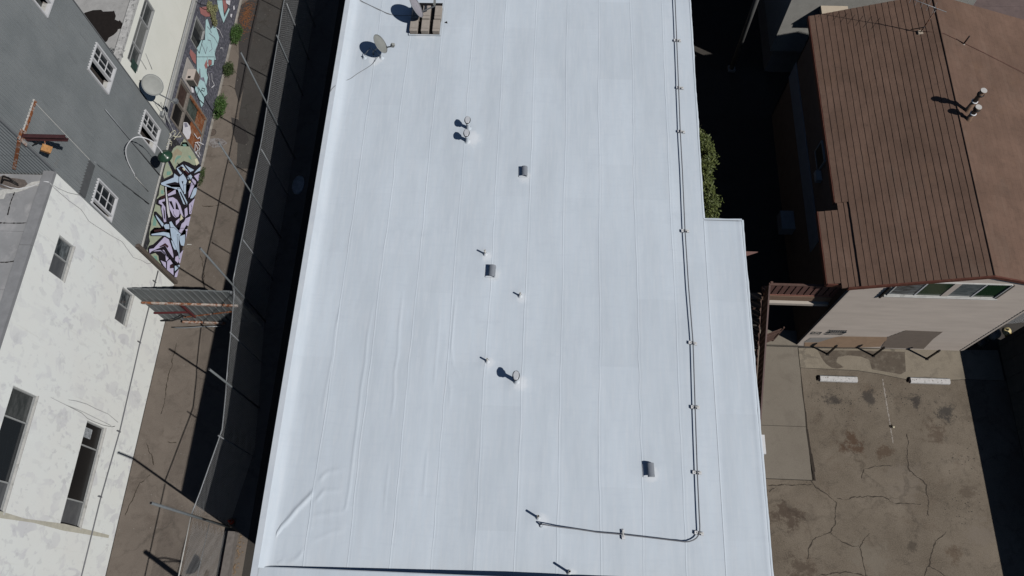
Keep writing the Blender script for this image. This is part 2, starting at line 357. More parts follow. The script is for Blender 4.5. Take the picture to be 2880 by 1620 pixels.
# right side: walkway, apron, asphalt lot
for y0, y1 in ((6.23, 8.60), (8.62, 12.42)):
    struct(MB().box(7.6, 12.27, y0, y1, -.1, .02).build('walkway', WALK))
struct(MB().box(7.6, 12.27, 12.44, 40, -.1, .012).build('side_yard', DARKG))
struct(MB().prism([(12.30,11.42),(14.9,11.38),(15.9,11.25),(17.2,11.0),(18.1,10.98),(19.95,11.13),(21.6,11.13),(21.6,12.6),(12.30,12.38)], 'z', -.1, .024).build('concrete_apron', APRON))
struct(MB().prism([(12.31,11.40),(14.9,11.36),(15.9,11.23),(17.2,10.98),(18.1,10.96),(19.95,11.11),(21.68,11.11),(21.68,-25),(7.6,-25),(7.6,6.20),(12.31,6.20)], 'z', -.1, .0).build('parking_lot', LOT))
# the open joint between walkway and lot, filled with dirt
j = MB(); pts = [(12.29,11.4),(12.26,10.2),(12.30,9.3),(12.27,8.5),(12.31,7.4),(12.36,6.6),(12.37,6.2)]
for (a, b), (c, d), wd in zip(pts, pts[1:], (.02,.03,.05,.07,.10,.06)): j.quad((a-wd*.4,b,.028),(a+wd,b,.006),(c+wd,d,.006),(c-wd*.4,d,.028))
struct(j.build('pavement_joint', plain('joint_dirt', (.035,.028,.022), .3, 20, .95)))
# cracks in the lot surface traced where they run: shallow dark fillings
CRK = [[(12.225,6.198),(12.424,5.898),(12.916,5.611),(13.213,5.273),(13.118,4.743),(13.007,4.323),(12.804,4.02),(12.331,3.854),(11.982,3.694),(11.871,3.369),(11.7,2.901)],
 [(10.318,5.923),(10.788,5.957),(11.336,6.009),(11.912,6.032),(12.208,6.043)], [(12.846,3.992),(13.143,3.711),(13.646,3.528),(13.97,3.483),(14.032,3.168),(14.064,2.741),(14.095,2.318)],
 [(16.738,8.459),(16.756,7.977),(16.577,7.334),(16.581,6.863),(16.899,6.534),(17.235,6.238),(17.215,5.657),(17.119,4.902)], [(17.724,4.217),(17.304,3.951),(17.034,3.506),(16.844,2.997),(16.526,2.418)],
 [(13.97,3.483),(14.175,3.782),(14.468,4.057)], [(16.775,2.852),(17.08,2.652),(17.413,2.454)], [(13.232,5.425),(13.982,5.53),(14.691,5.665),(15.369,5.585),(15.794,5.359),(16.863,5.371)],
 [(10.338,5.617),(10.704,5.892),(10.946,5.994)], [(14.466,6.393),(14.617,6.819),(15.1,6.932),(15.886,6.993)], [(12.074,2.234),(12.682,2.372),(13.575,2.409),(14.158,2.348)]]
CRK += [[(-17.524,11.582),(-17.528,10.878),(-17.499,10.433),(-17.547,9.867),(-17.488,9.294),(-17.456,8.693),(-17.491,8.098)], [(-17.919,6.752),(-17.69,6.483),(-17.441,6.119),(-17.291,5.755)], [(-17.355,5.323),(-17.569,5.046),(-17.766,4.912),(-17.857,4.408),(-17.991,3.893),(-18.058,3.508)],
 [(-16.875,6.84),(-16.468,6.806)], [(-17.755,19.156),(-17.183,19.131),(-16.624,19.36)], [(-17.84,28.157),(-16.857,26.695),(-16.648,26.652)], [(-17.435,16.682),(-16.92,15.502),(-16.834,14.723)], [(-18.315,26.903),(-17.695,26.845),(-17.381,26.682)], [(-18.884,30.703),(-18.271,30.454),(-17.832,29.556)]]
from mathutils import noise as mn
for ci, pl in enumerate(CRK):
    rr = random.Random(ci); fine = []
    for (ax, ay), (bx, by) in zip(pl, pl[1:]):
        n_ = max(3, int(hypot(bx-ax, by-ay)/.045))
        for t in range(n_):
            x, y = ax+(bx-ax)*t/n_, ay+(by-ay)*t/n_
            fine.append((x+.07*mn.noise(Vector((x*2.6,y*2.6,ci)))+.035*mn.noise(Vector((x*9,y*9,ci+5))), y+.07*mn.noise(Vector((x*2.6,y*2.6,ci+20)))+.035*mn.noise(Vector((x*9,y*9,ci+9)))))
    fine.append(pl[-1])
    for nm, z_, wmul, mt in (('crack_dust', .003, 2.6, plain('crack_dust_earth', (.085,.070,.055), .3, 9, .95)), ('pavement_crack', .0045, 1.0, MATS['joint_dirt'])):
        q = MB(); v = []
        for i, (ax, ay) in enumerate(fine):
            bx, by = fine[min(i+1, len(fine)-1)]; cx, cy = fine[max(i-1, 0)]; dx, dy = bx-cx, by-cy; L = hypot(dx, dy) or 1
            wd = wmul*max(.0015, .007+.010*mn.noise(Vector((ax*4,ay*4,ci)))+rr.uniform(-.003,.003)); nx, ny = -dy/L*wd, dx/L*wd
            v += [(ax-nx,ay-ny,z_),(ax+nx,ay+ny,z_)]
        q.add(v, [(2*i, 2*i+1, 2*i+3, 2*i+2) for i in range(len(fine)-1)])
        struct(q.build(nm, mt))
# worn white divider line between the two stalls
wl = MB(); rr = random.Random(3); nn = 60; v = []
for t in range(nn+1):
    cx = 16.03+.04*t/nn+rr.uniform(-.015,.015); cy = 11.0-3.0*t/nn; hw = rr.choice((.004,.02,.03,.035,.012)); v += [(cx-hw,cy,.004),(cx+hw*rr.uniform(.6,1.2),cy,.004)]
wl.add(v, [(2*t, 2*t+1, 2*t+3, 2*t+2) for t in range(nn)])
tag(wl.build('stall_line', plain('worn_line_paint', (.30,.27,.24), .25, 20, .9)), 'worn pale dividing line between the two parking stalls', 'road marking')
# damp, lighter washed-out patches on the apron
WET = plain('damp_concrete', (.105,.085,.066), .14, 4, .9, grime=(.15,.128,.10), gsc=3, glo=.5, ghi=.62)
struct(MB().prism([(13.2,12.3),(13.35,11.9),(13.5,11.65),(13.75,11.45),(14.0,11.42),(14.3,11.5),(14.0,11.75),(14.1,12.0),(14.6,12.1),(15.2,12.05),(15.55,11.9),(15.6,11.45),(16.9,11.25),(17.15,11.4),(17.25,12.36),(15.5,12.36)], 'z', .0245, .028).build('damp_stain', WET))

# ================================================================== MAIN FLAT-ROOFED BUILDING
RZ0 = 8.0
SEAM = [-8.62,-7.57,-6.15,-4.73,-3.34,-1.93,-.56,.83,2.24,3.66,5.07,6.34]
seamw = []
for i, x0 in enumerate(SEAM):
    rr = random.Random(50+i); seamw.append([(rr.uniform(.15,.9), rr.uniform(0,6.28), rr.uniform(.004,.014)) for _ in range(5)]+[(rr.uniform(2,5), rr.uniform(0,6.28), rr.uniform(.002,.006)) for _ in range(4)])
def seam_x(i, y):
    if i in (0, 11): return SEAM[i]
    return SEAM[i]+sum(a*sin(f*y+p) for f, p, a in seamw[i])
WR = [(0.019,.035,[(-6.311,10.811),(-6.375,9.41),(-6.336,8.444),(-6.37,7.5),(-6.351,5.869)]+[(-6.36,5.656),(-6.351,3.902),(-6.387,3.237),(-6.523,3.101)]),
 (0.015,.04,[(-5.225,11.34),(-5.227,9.844),(-5.166,8.869),(-5.216,8.104),(-5.139,7.175),(-5.153,6.446)]),
 (0.011,.03,[(-3.754,10.573),(-3.743,9.501),(-3.741,8.345),(-3.734,7.595)]),
 (0.011,.035,[(-3.173,11.407),(-3.208,10.31),(-3.215,9.13),(-3.092,8.444),(-2.785,7.965)]),
 (0.009,.03,[(-3.258,7.985),(-3.14,7.617),(-3.104,6.883)]),
 (0.019,.06,[(-6.675,4.533),(-7.151,4.446),(-7.276,4.339),(-7.437,4.13)]), (0.023,.05,[(-6.651,3.817),(-7.233,3.784),(-7.344,3.596),(-7.462,3.459)]),
 (0.015,.06,[(-6.523,3.101),(-6.86,3.071),(-7.523,2.93)]),
 (0.055,.060,[(-7.608,3.753),(-7.665,3.617),(-8.096,3.104),(-8.288,2.802),(-8.489,2.567),(-8.685,2.205),(-8.727,1.949)]),
 (0.019,.05,[(-7.665,1.833),(-7.736,1.641),(-7.928,1.477),(-8.073,1.44)]), (0.019,.04,[(-8.244,1.464),(-8.467,1.392)]),
 (0.025,.04,[(-8.689,1.524),(-8.837,1.409),(-8.985,1.293)]),
 (0.011,.03,[(-5.075,4.868),(-5.085,3.985),(-5.068,3.191)]), (0.011,.03,[(-3.786,5.263),(-3.782,4.406),(-3.757,3.737)]),
 (0.013,.03,[(-7.573,10.566),(-7.607,9.683),(-7.572,8.592),(-7.653,7.305),(-7.664,6.354)]), (0.008,.02,[(-7.613,2.618),(-7.007,2.652),(-6.3,2.693)]),
 (0.011,.05,[(-6.316,2.557),(-6.775,2.442),(-7.406,2.129)])]
WRS = []
for amp, hw, pl in WR:
    WRS.append((amp, hw, pl, min(p[0] for p in pl)-3*hw, max(p[0] for p in pl)+3*hw, min(p[1] for p in pl)-3*hw, max(p[1] for p in pl)+3*hw))
def segd(px, py, a, b):
    dx, dy = b[0]-a[0], b[1]-a[1]; L = dx*dx+dy*dy
    t = max(0, min(1, ((px-a[0])*dx+(py-a[1])*dy)/L)) if L else 0
    return hypot(px-a[0]-t*dx, py-a[1]-t*dy), t
def wr_h(x, y):
    h = 0
    for amp, hw, pl, x0, x1, y0, y1 in WRS:
        if x0 < x < x1 and y0 < y < y1:
            best = 9; bt = 0
            for k in range(len(pl)-1):
                d, t = segd(x, y, pl[k], pl[k+1])
                if d < best: best = d; bt = (k+t)/(len(pl)-1)
            if best < 3*hw: h += amp*math.exp(-(best/hw)**2)*min(1, 5*bt+.25, 5*(1-bt)+.25)
    return h
from mathutils import noise as mn
MOUNDS = [(-3.18,18.45,.42,.055),(-.76,7.92,.30,.05),(-2.2,12.98,.24,.035),(-1.87,8.64,.24,.035),(-.78,11.27,.24,.03),(.15,3.19,.28,.035),(1.2,1.5,.26,.03),(-1.95,12.22,.4,.03),(3.88,4.9,.45,.03),(-.86,16.7,.4,.03),(-7.6,22.4,.5,.03),(-5.4,24.4,1.1,.02)]
def soft(x, y):
    h = .010*mn.noise(Vector((x*.35, y*.12, 3)))+.006*mn.noise(Vector((x*1.7, y*.5, 9)))+.0022*mn.noise(Vector((x*5, y*2.2, 1)))
    for mx, my, r, a in MOUNDS:
        d = (x-mx)**2+(y-my)**2
        if d < 4*r*r: h += a*math.exp(-d/(r*r))
    return h
main = thing('flat_roofed_building', (-1.4, 14, 0), 'big low building with a bright white coated flat roof in the middle', 'building')
YN = 60.0; YS = .9
mb = MB(); mb.prism([(-9.16,.9),(7.85,.9),(7.85,14.83),(6.36,14.83),(6.36,YN),(-9.16,YN)], 'z', 0, 7.93); mb.build('wall', plain('beige_side_wall', (.33,.31,.28), .1, 2, .9), main)
def parapet_top(x): return RZ0+.10+.32*max(0, min(1, (x+8.9)/8.3))
for i in range(11):
    dense = i < 5; step = .045 if dense else .11; ystep = .075 if dense else .16
    ylim = 27.2; y0 = 1.27 if i else 1.27
    ys = [y0]
    while ys[-1] < ylim: ys.append(ys[-1]+ystep)
    v = []; f = []; ncol = 0
    for y in ys:
        a, b = seam_x(i, y), seam_x(i+1, y)
        bl = a if i else -8.62
        xs = [bl, bl+.012, bl+.026, bl+.05, bl+.085, bl+.10, bl+.115]; 
        nmid = max(4, int((SEAM[i+1]-SEAM[i]-.16)/step)); xs += [bl+.115+(b-.045-bl-.115)*(t+1)/nmid for t in range(nmid-1)]
        xs += [b-.045, b-.022, b-.013, b]
        ncol = len(xs)
        for ci, x in enumerate(xs):
            h = RZ0+soft(x, y)+wr_h(x, y)
            # lap: the sheet on the right rides over its neighbour with a raised, mastic-sealed edge
            if i and ci < 7: h += (.009, .006, .001, .0, .0, .0018, .0)[ci]*(.75+.5*mn.noise(Vector((SEAM[i], y*1.3, 5))))
            if i < 10 and ci == ncol-1: h += .0097*(.75+.5*mn.noise(Vector((SEAM[i+1], y*1.3, 5))))
            if i == 0: # cant rising to the left parapet
                h -= .004
            v.append((x, y, h))
    for r_ in range(len(ys)-1):
        for c_ in range(ncol-1):
            q = r_*ncol+c_; f.append((q, q+1, q+1+ncol, q+ncol))
    m_ = MB(); m_.add(v, f, True)
    # thickness skirt along the lapped edge
    if i:
        o = len(v); sk = [(p[0]-.002, p[1], 7.985) for p in [v[r_*ncol] for r_ in range(len(ys))]]
        m_.add([v[r_*ncol] for r_ in range(len(ys))]+sk, [(r_, r_+1, r_+1+len(ys), r_+len(ys)) for r_ in range(len(ys)-1)])
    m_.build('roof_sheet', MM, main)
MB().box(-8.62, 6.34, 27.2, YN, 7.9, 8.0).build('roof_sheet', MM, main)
# annex roof to the right
v = []; f = []; xs = [6.34,6.35,6.365,6.40]+[6.4+(7.80-6.4)*t/12 for t in range(1,12)]+[7.78,7.83,7.86]
ys = [1.27]
while ys[-1] < 14.78: ys.append(ys[-1]+.16)
ys.append(14.84)
for y in ys:
    e = .018*mn.noise(Vector((1,y*.9,0)))+.012*mn.noise(Vector((1,y*3,0)))
    for ci, x in enumerate(xs):
        h = RZ0+soft(x,y)+((.009,.009,.003,.0)[ci] if ci < 4 else 0)+(.02 if ci == len(xs)-3 else (.0 if ci == len(xs)-2 else 0))
        if ci >= len(xs)-3: x += e
        if ci == len(xs)-1: h -= .10
        if y > 14.79: h -= .04
        v.append((x, y, h))
nc = len(xs)
for r_ in range(len(ys)-1):
    for c_ in range(nc-1):
        q = r_*nc+c_; f.append((q, q+1, q+1+nc, q+nc))
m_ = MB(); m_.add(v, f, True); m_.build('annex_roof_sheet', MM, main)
# turned-down edge of the membrane along the right side (uneven)
def edge_strip(path, name):
    m = MB(); v = []; n = len(path)
    for (x, y, nx, ny) in path:
        e = .02*mn.noise(Vector((x*2,y*1.1,0)))+.012*mn.noise(Vector((x,y*4,0)))
        for o_, h in ((-.02,.010),(.03,.022),(.055+e,.006),(.065+e,-.05),(.05+e,-.11),(.02,-.13)):
            v.append((x+nx*o_, y+ny*o_, RZ0+h))
    f = [(r_*6+c_, r_*6+c_+1, (r_+1)*6+c_+1, (r_+1)*6+c_) for r_ in range(n-1) for c_ in range(5)]
    m.add(v, f, True); m.build(name, MM, main)
edge_strip([(6.34, 14.84+t*.12, 1, 0) for t in range(0, 380)], 'roof_edge')
edge_strip([(6.34+t*.075, 14.80, 0, 1) for t in range(0, 21)], 'roof_edge')
edge_strip([(7.84, 1.0+t*.12, 1, 0) for t in range(0, 116)], 'roof_edge')
# left parapet: flat cap and the rounded coated slope down to the roof
nY = 200; v = []; f = []
prof = [(-8.990,.250),(-8.965,.235),(-8.92,.190),(-8.86,.132),(-8.80,.085),(-8.73,.045),(-8.65,.018),(-8.52,.004),(-8.38,-.001),(-8.3,-.004)]
for t in range(nY+1):
    y = 1.22+t*(27.2-1.22)/nY; e = .02*mn.noise(Vector((0,y*.4,2)))
    for (x, h) in prof: v.append((x+e*(1 if h < .18 else .15), y, RZ0+h+.006*mn.noise(Vector((x*3,y*.8,4)))*(h > .005)))
k_ = len(prof)
for t in range(nY):
    for c_ in range(k_-1): q = t*k_+c_; f.append((q, q+1, q+1+k_, q+k_))
m_ = MB(); m_.add(v, f, True); m_.build('cant_strip', MM, main)
m_ = MB().box(-9.16, -8.988, .9, 27.3, 7.9, 8.252); m_.build('parapet_cap', MCAP, main)
MB().box(-9.20, -9.158, .86, YN, 7.9, 8.255).build('drip_edge', MCAP, main)
MB().box(-9.16, -8.62, 27.3, YN, 7.9, 8.197).build('parapet_cap', MCAP, main)
# front parapet, slightly taller towards the middle
v = []; n = 30
for t in range(n+1):
    x = -8.99+(7.86+8.99)*t/n; z = parapet_top(x)
    v += [(x,.88,7.9),(x,.88,z),(x,1.24,z),(x,1.27,z-.015),(x,1.285,7.97)]
f = [(a*5+c_, (a+1)*5+c_, (a+1)*5+c_+1, a*5+c_+1) for a in range(n) for c_ in range(4)]
m_ = MB(); m_.add(v, f); m_.build('parapet_cap', MM, main)
# cable stub painted over at the cant
MB().box(9.0-.15, 9.0, 6.35, 7.1, 4.2, 4.6).quad((7.86,6.5,4.3),(9,6.5,4.3),(9,6.6,4.3),(7.86,6.6,4.3)).build('wall_bracket', WHITE, main)
# dark doors and windows on the alley side (in deep shade)
for y in (4, 9.5, 15, 20.5): 
    fr = MB().box(-9.19, -9.16, y, y+1.6, 4.6, 5.8).build('window', FRAMEG, main); MB().box(-9.2, -9.19, y+.06, y+1.54, 4.66, 5.74).build('pane', GLASS, fr)

# ------------------------------------------------------------------ things on the main roof
# long grey conduit on small blocks
pp = [(x,y,8.115) for x,y in [(5.668,26.517),(5.655,24.662),(5.635,22.69),(5.615,20.806),(5.59,18.844),(5.593,16.941),(5.574,14.349),(5.596,11.923),(5.654,9.606),(5.605,7.117),(5.563,4.879),(5.554,3.582),(5.554,3.122)]]
arc = [(x,y,8.105) for x,y in [(5.546,2.985),(5.504,2.848),(5.428,2.743),(5.319,2.671),(5.188,2.621),(5.035,2.603),(4.872,2.619)]]
pp += arc; hz = [(4.678,2.636),(3.8,2.702),(2.977,2.76),(2.15,2.795),(1.463,2.87)]
pp += [(x,y,8.075) for x,y in hz]; end = [(0.9,2.903),(0.544,2.934),(0.294,2.959)]
pp += [(end[0][0],end[0][1],8.16),(end[1][0],end[1][1],8.24),(end[2][0],end[2][1],8.27),(end[2][0]-.03,end[2][1],8.22),(end[2][0]-.035,end[2][1],8.0)]
cd = thing('roof_conduit', (5.6, 3, 8), 'long thin grey conduit running up the right of the white roof and turning left', 'conduit')
MB().tube(pp, .021, 8).build('pipe', PIPE, cd)
MB().lathe((end[2][0]-.035,end[2][1],8.0), [(.09,0),(.035,.07),(.03,.12)], 12).build('flashing_cone', MM, cd)
for q in (4, 9): MB().lathe((pp[q][0],pp[q][1]-.05,pp[q][2]), [(.028,0),(.028,.1)], 8, (0,1,0)).build('coupling', PIPE, cd)
sup = thing('conduit_block', (0,0,0), '', 'support block', 'white blocks under the roof conduit')
MB().box(-.16,.0,-.055,.055,0,.085).build('block', WHITE, sup); MB().box(.055,.15,-.06,.05,0,.06).build('block', WHITE, sup); MB().box(-.1,.12,-.02,.02,.085,.10).build('strap', OFFW, sup)
sps = [(5.692,23.635),(5.69,21.088),(5.653,18.863),(5.6,14.23),(5.66,9.6),(5.628,7.195),(5.571,4.897),(5.538,2.904)]
labs = ['small white conduit block nearest the top edge of the picture','white conduit block level with the lower satellite dish','white conduit block level with the twin vent caps','white conduit block beside the inner corner of the annex roof','white conduit block level with the brown stair foot','white conduit block level with the pale walkway joint','white conduit block level with the hooded vent at lower right','white conduit block at the bend of the conduit']
for i, (x, y) in enumerate(sps):
    if i == 0: sup.location = (x, y, 8.0); sup['label'] = labs[0]
    else: 
        s_ = duptree(sup, (x, y, 8.0), labs[i]); s_.rotation_euler = (0, 0, random.uniform(-.12,.12))
s_ = duptree(sup, (*[(3.009,2.769)][0], 8.0), 'white block under the short horizontal run of the conduit'); s_.rotation_euler = (0,0,pi/2+.1)
# vent caps: oval crown with notched skirt on a tapering neck
CROWN = plain('coated_crown', (.50,.52,.55), .06, 30, .6)
def vent_cap(x, y, h, label):
    t = thing('crowned_vent', (x, y, 8.0), label, 'roof vent', 'crowned vent caps on the white roof')
    MB().lathe((x,y,7.99), [(.17,0),(.14,.03),(.085,.10),(.07,h*.55),(.065,h-.16)], 16).build('neck', MM, t)
    n = 22; v = [(x,y,8+h)]; ring1 = []; ring2 = []
    for k in range(n):
        a = 2*pi*k/n; r = .155*(1+.05*(k % 2)); cx, cy = cos(a)*r*.62, sin(a)*r
        v.append((x+cx*.9, y+cy*.9, 8+h)); 
    for k in range(n):
        a = 2*pi*k/n; r = .165*(1+.07*(1 if (k//2) % 2 else 0)); v.append((x+cos(a)*r*.62, y+sin(a)*r, 8+h-.015))
    for k in range(n):
        a = 2*pi*k/n; r = .165*(1+.07*(1 if (k//2) % 2 else 0)); v.append((x+cos(a)*r*.62, y+sin(a)*r, 8+h-.055))
    f = [(0, 1+k, 1+(k+1) % n) for k in range(n)]+[(1+k, 1+n+k, 1+n+(k+1) % n, 1+(k+1) % n) for k in range(n)]+[(1+n+k, 1+2*n+k, 1+2*n+(k+1) % n, 1+n+(k+1) % n) for k in range(n)]
    MB().add(v, f).build('crown', CROWN, t)
    MB().lathe((x,y,8+h-.17), [(.09,0),(.155,.05),(.186,.105),(.186,.125)], 22, sx=.70).build('louvre_ring', BLK, t)
    MB().lathe((x,y,8+h-.20), [(.135,0),(.15,.03),(.10,.035)], 18, sx=.66).build('collar', MM, t)
    return t
vent_cap(-3.2, 18.80, .66, 'upper of the two close-set crowned vent caps left of centre')
vent_cap(-3.2, 18.16, .66, 'lower of the two close-set crowned vent caps left of centre')
vent_cap(-.76, 7.92, .80, 'lone crowned vent cap below the centre of the white roof')
def vent_pipe(x, y, h, r, label, flange=True):
    t = thing('vent_pipe', (x, y, 8.0), label, 'vent pipe', 'small vent pipes on the white roof')
    MB().lathe((x,y,7.99), [(.12,0),(.10,.03),(.06,.09),(r+.012,.13),(r+.008,.14)], 14).build('flashing_cone', MM, t)
    m = MB(); n = 14; v = []
    for rad, z in ((r,.10),(r,h),(r-.010,h),(r-.012,h-.25 if h > .3 else .1)):
        for k in range(n): v.append((x+cos(2*pi*k/n)*rad, y+sin(2*pi*k/n)*rad, 8+z))
    m.add(v, [(a*n+k, a*n+(k+1) % n, (a+1)*n+(k+1) % n, (a+1)*n+k) for a in range(3) for k in range(n)], True); m.build('pipe', OFFW, t)
    MB().lathe((x,y,8+h-.12), [(r-.013,0),(r-.013,.01)], 12).build('bore', BLK, t)
vent_pipe(-2.17, 12.98, .40, .036, 'short vent pipe just above the middle hooded vent')
vent_pipe(-.75, 11.27, .32, .034, 'short vent pipe right of and below the middle hooded vent')
vent_pipe(-1.85, 8.64, .33, .034, 'short vent pipe up and left of the lone crowned vent cap')
vent_pipe(.16, 3.19, .50, .040, 'vent pipe standing at the left end of the conduit')
vent_pipe(1.22, 1.50, .62, .040, 'vent pipe nearest the bottom parapet of the white roof')
# hooded vents: half barrel over a raised throat, open to the left
def hood(x, y, s, label, rot=0):
    t = thing('hooded_vent', (x, y, 8.0), label, 'roof vent', 'half-barrel hooded vents on the white roof')
    w_, l_ = .20*s, .48*s; v = []; n = 10; R_ = Matrix.Rotation(rot, 3, 'Z')
    for yy in (-l_/2, l_/2):
        for k in range(n+1):
            a = k/n*pi*.62; v.append((w_-2*w_*.55*(1-cos(a))/1.37*1.15+.02, yy, .05+.17*s*sin(a+.25)+0.02))
        for k in range(n+1):
            a = k/n*pi*.62; v.append((w_-2*w_*.55*(1-cos(a))/1.37*1.15+.02, yy, .035+.17*s*sin(a+.25)+0.02))
    m1 = 2*(n+1)
    f = [(k, k+1, m1+k+1, m1+k) for k in range(n)]+[(n+1+k, m1+n+1+k, m1+n+2+k, n+2+k) for k in range(n)]
    f += [(0, m1, m1+n+1, n+1), (n, n+n+1, m1+2*n+1, m1+n)]
    f += [tuple(m1*e_+k for k in list(range(n+1))+list(range(2*n+1, n, -1))) for e_ in (0, 1)]
    vv = [tuple(R_ @ Vector(p)+Vector((x,y,8.0))) for p in v]
    MB().add(vv, f, True).build('hood', GALVL, t)
    q = MB(); q.box(-.16*s,.22*s,-.22*s,.22*s,0,.05); q.v = [tuple(R_ @ Vector(p)+Vector((x,y,8.0))) for p in q.v]; q.build('throat', MM, t)
    q = MB(); q.box(-.26*s,.32*s,-.30*s,.30*s,-.01,.012); q.v = [tuple(R_ @ Vector(p)+Vector((x,y,8.0))) for p in q.v]; q.build('flange', MM, t)
GALVL = plain('coated_vent_metal', (.47,.50,.545), .08, 8, .4)
hood(-.86, 16.70, .92, 'smallest hooded vent, nearest the middle of the white roof', .02)
hood(-1.95, 12.22, 1.0, 'middle hooded vent with a shadow along its left side', -.02)
hood(3.88, 4.90, 1.0, 'hooded vent with a bright fold beside the conduit at lower right', .05)
# little triangular flashing
m = MB(); m.add([(-4.68,24.42,8.0),(-4.50,24.38,8.0),(-4.55,24.47,8.07),(-4.52,24.50,8.0)], [(0,1,2),(1,3,2),(0,2,3),(0,3,1)])
solo(m, 'flashing_stub', BLK, 'tiny dark triangular stub right of the block-weighted dish', 'flashing', (-4.6,24.42,8.0))

# ------------------------------------------------------------------ satellite dishes
def dish(name, c, nrm, rx, ry, base_parts, label, mat, arm_tip, lnb=1, mast_base=None, cat='satellite dish', roll=0):
    """c dish centre, nrm facing; shallow bowl, rim, back bracket, feed arm, feed horn"""
    nrm = Vector(nrm).normalized(); c = Vector(c); base = Vector(mast_base)
    t = thing(name, tuple(base), label, cat)
    a = Vector((0,0,1)).cross(nrm).normalized(); b = nrm.cross(a)
    a, b = a*cos(roll)+b*sin(roll), b*cos(roll)-a*sin(roll)
    v = []; f = []; n = 36; rings = 7
    for side in (0, 1):
        for r_ in range(rings):
            q = r_/(rings-1)
            for k in range(n):
                d = -.11*(1-q*q)*rx - (.012 if side else 0)
                v.append(tuple(c+a*(cos(2*pi*k/n)*rx*q)+b*(sin(2*pi*k/n)*ry*q)+nrm*d))
    o2 = rings*n
    for r_ in range(rings-1):
        for k in range(n):
            f.append((r_*n+k, r_*n+(k+1) % n, (r_+1)*n+(k+1) % n, (r_+1)*n+k)); f.append((o2+r_*n+k, o2+(r_+1)*n+k, o2+(r_+1)*n+(k+1) % n, o2+r_*n+(k+1) % n))
    for k in range(n): f.append(((rings-1)*n+k, (rings-1)*n+(k+1) % n, o2+(rings-1)*n+(k+1) % n, o2+(rings-1)*n+k))
    MB().add(v, f, True).build('reflector', mat, t)
    MB().tube([c+a*(cos(2*pi*k/n)*rx)+b*(sin(2*pi*k/n)*ry) for k in range(n+1)], .011, 6, False).build('rim', GALV, t)
    back = c-nrm*(.11*rx+.05)
    MB().lathe(back-nrm*.05, [(.09,0),(.10,.02),(.09,.09)], 12, nrm).build('back_bracket', GALV, t)
    MB().tube([back-nrm*.06, back-nrm*.10-Vector((0,0,.12)), base+Vector((0,0,.25)), base], [.022,.024,.024,.024], 8).build('mast', GALV, t)
    tip = Vector(arm_tip); low = c-b*ry*.98-nrm*.03
    MB().bar(tuple(low), tuple(tip), .035, .045).build('feed_arm', GALV, t)
    hd = (c-tip).normalized()
    for i in range(lnb):
        off = a*((i-(lnb-1)/2)*.11)
        MB().lathe(tip+off-hd*.05, [(.035,0),(.045,.03),(.04,.10),(.055,.13),(.055,.16)], 12, hd).build('feed_horn', DISH, t)
    return t, tip, low
# dish on three painted feet
c2 = (-7.18, 22.50, 8.80)
t2, tip, _ = dish('roof_dish', c2, (.80,.16,.57), .44, .40, None, 'grey satellite dish on painted feet at the upper left of the white roof', DISH, (*[(-6.673,22.422)][0], 8.75), 0, (-7.62,22.52,8.0), roll=.15)
tb = MB(); tb.box(-.07,.07,-.06,.06,-.07,.09); Rm = Matrix.Rotation(.5,3,'Y') @ Matrix.Rotation(.3,3,'Z'); tb.v = [tuple(Rm @ Vector(p)+tip+Vector((.02,.02,.03))) for p in tb.v]; tb.build('feed_horn', DISH, t2)
for (fx, fy, hh) in ((-8.01,22.38,.16),(-7.25,22.40,.10),(-7.62,22.52,.05)):
    MB().lathe((fx,fy,7.99), [(.14,0),(.11,.03),(.045,.10),(.035,hh+.03)], 12).build('foot', MM, t2)
MB().tube([(-8.01,22.38,8.16),(-7.66,22.50,8.55)], .014, 6).tube([(-7.25,22.40,8.1),(-7.62,22.5,8.5)], .014, 6).build('brace', GALV, t2)
# dish weighted down with blocks
c1 = (-5.80, 24.50, 8.94)
t1, tip1, _ = dish('ballasted_dish', c1, (.86,.22,.46), .54, .50, None, 'satellite dish weighted with concrete blocks at the top edge of the white roof', DISHL, (*[(-4.996,24.598)][0], 8.85), 0, (-6.05,24.55,8.06), roll=.1)
q1 = MB()
for k in range(4): q1.box(tip1.x-.07+.0, tip1.x+.03, tip1.y+.02+k*.075, tip1.y+.06+k*.075, 8.86, 8.93)
q1.bar(tuple(tip1), (tip1.x-.03, tip1.y+.36, 8.9), .03).build('feed_horns', DISH, t1)
tray = MB(); tray.box(-6.18,-4.76,23.66,25.55,8.0,8.03).box(-6.18,-4.76,23.66,23.70,8.03,8.07).box(-4.80,-4.76,23.70,25.55,8.03,8.07).box(-6.18,-6.14,23.7,25.55,8.03,8.07); tray.build('ballast_tray', MM, t1); MB().box(-6.13,-4.81,23.71,25.54,8.031,8.036).build('gap_shade_sheet', BLK, t1)  # black sheet paints in the deep shade between the ballast blocks
bxs = [(-6.13,-5.79),(-5.62,-5.28),(-5.10,-4.79)]
lb = ['front left concrete ballast block under the top dish','front middle concrete ballast block under the top dish','front right concrete ballast block under the top dish','rear left concrete ballast block in the shade of the top dish','rear middle concrete ballast block under the feed arm of the top dish','rear right concrete ballast block of the top dish']
for r_, (y0, y1) in enumerate(((23.74,24.38),(24.44,25.18))):
    for c_, (x0, x1) in enumerate(bxs):
        m = MB(); jx, jy = random.uniform(-.015,.015), random.uniform(-.012,.012)
        m.box(x0+jx, x1+jx, y0+jy, y1+jy, 8.037, 8.265); o = solo(m, 'concrete_block', BLOCK, lb[r_*3+c_], 'block', ((x0+x1)/2, (y0+y1)/2, 8.035), 'ballast blocks round the top dish')
        o.modifiers.new('b', 'BEVEL').width = .012
        MB().box(x0+jx, x1+jx, y0+jy+.14, y0+jy+.15, 8.2651, 8.268).build('joint_line', MATS['joint_dirt'], o)
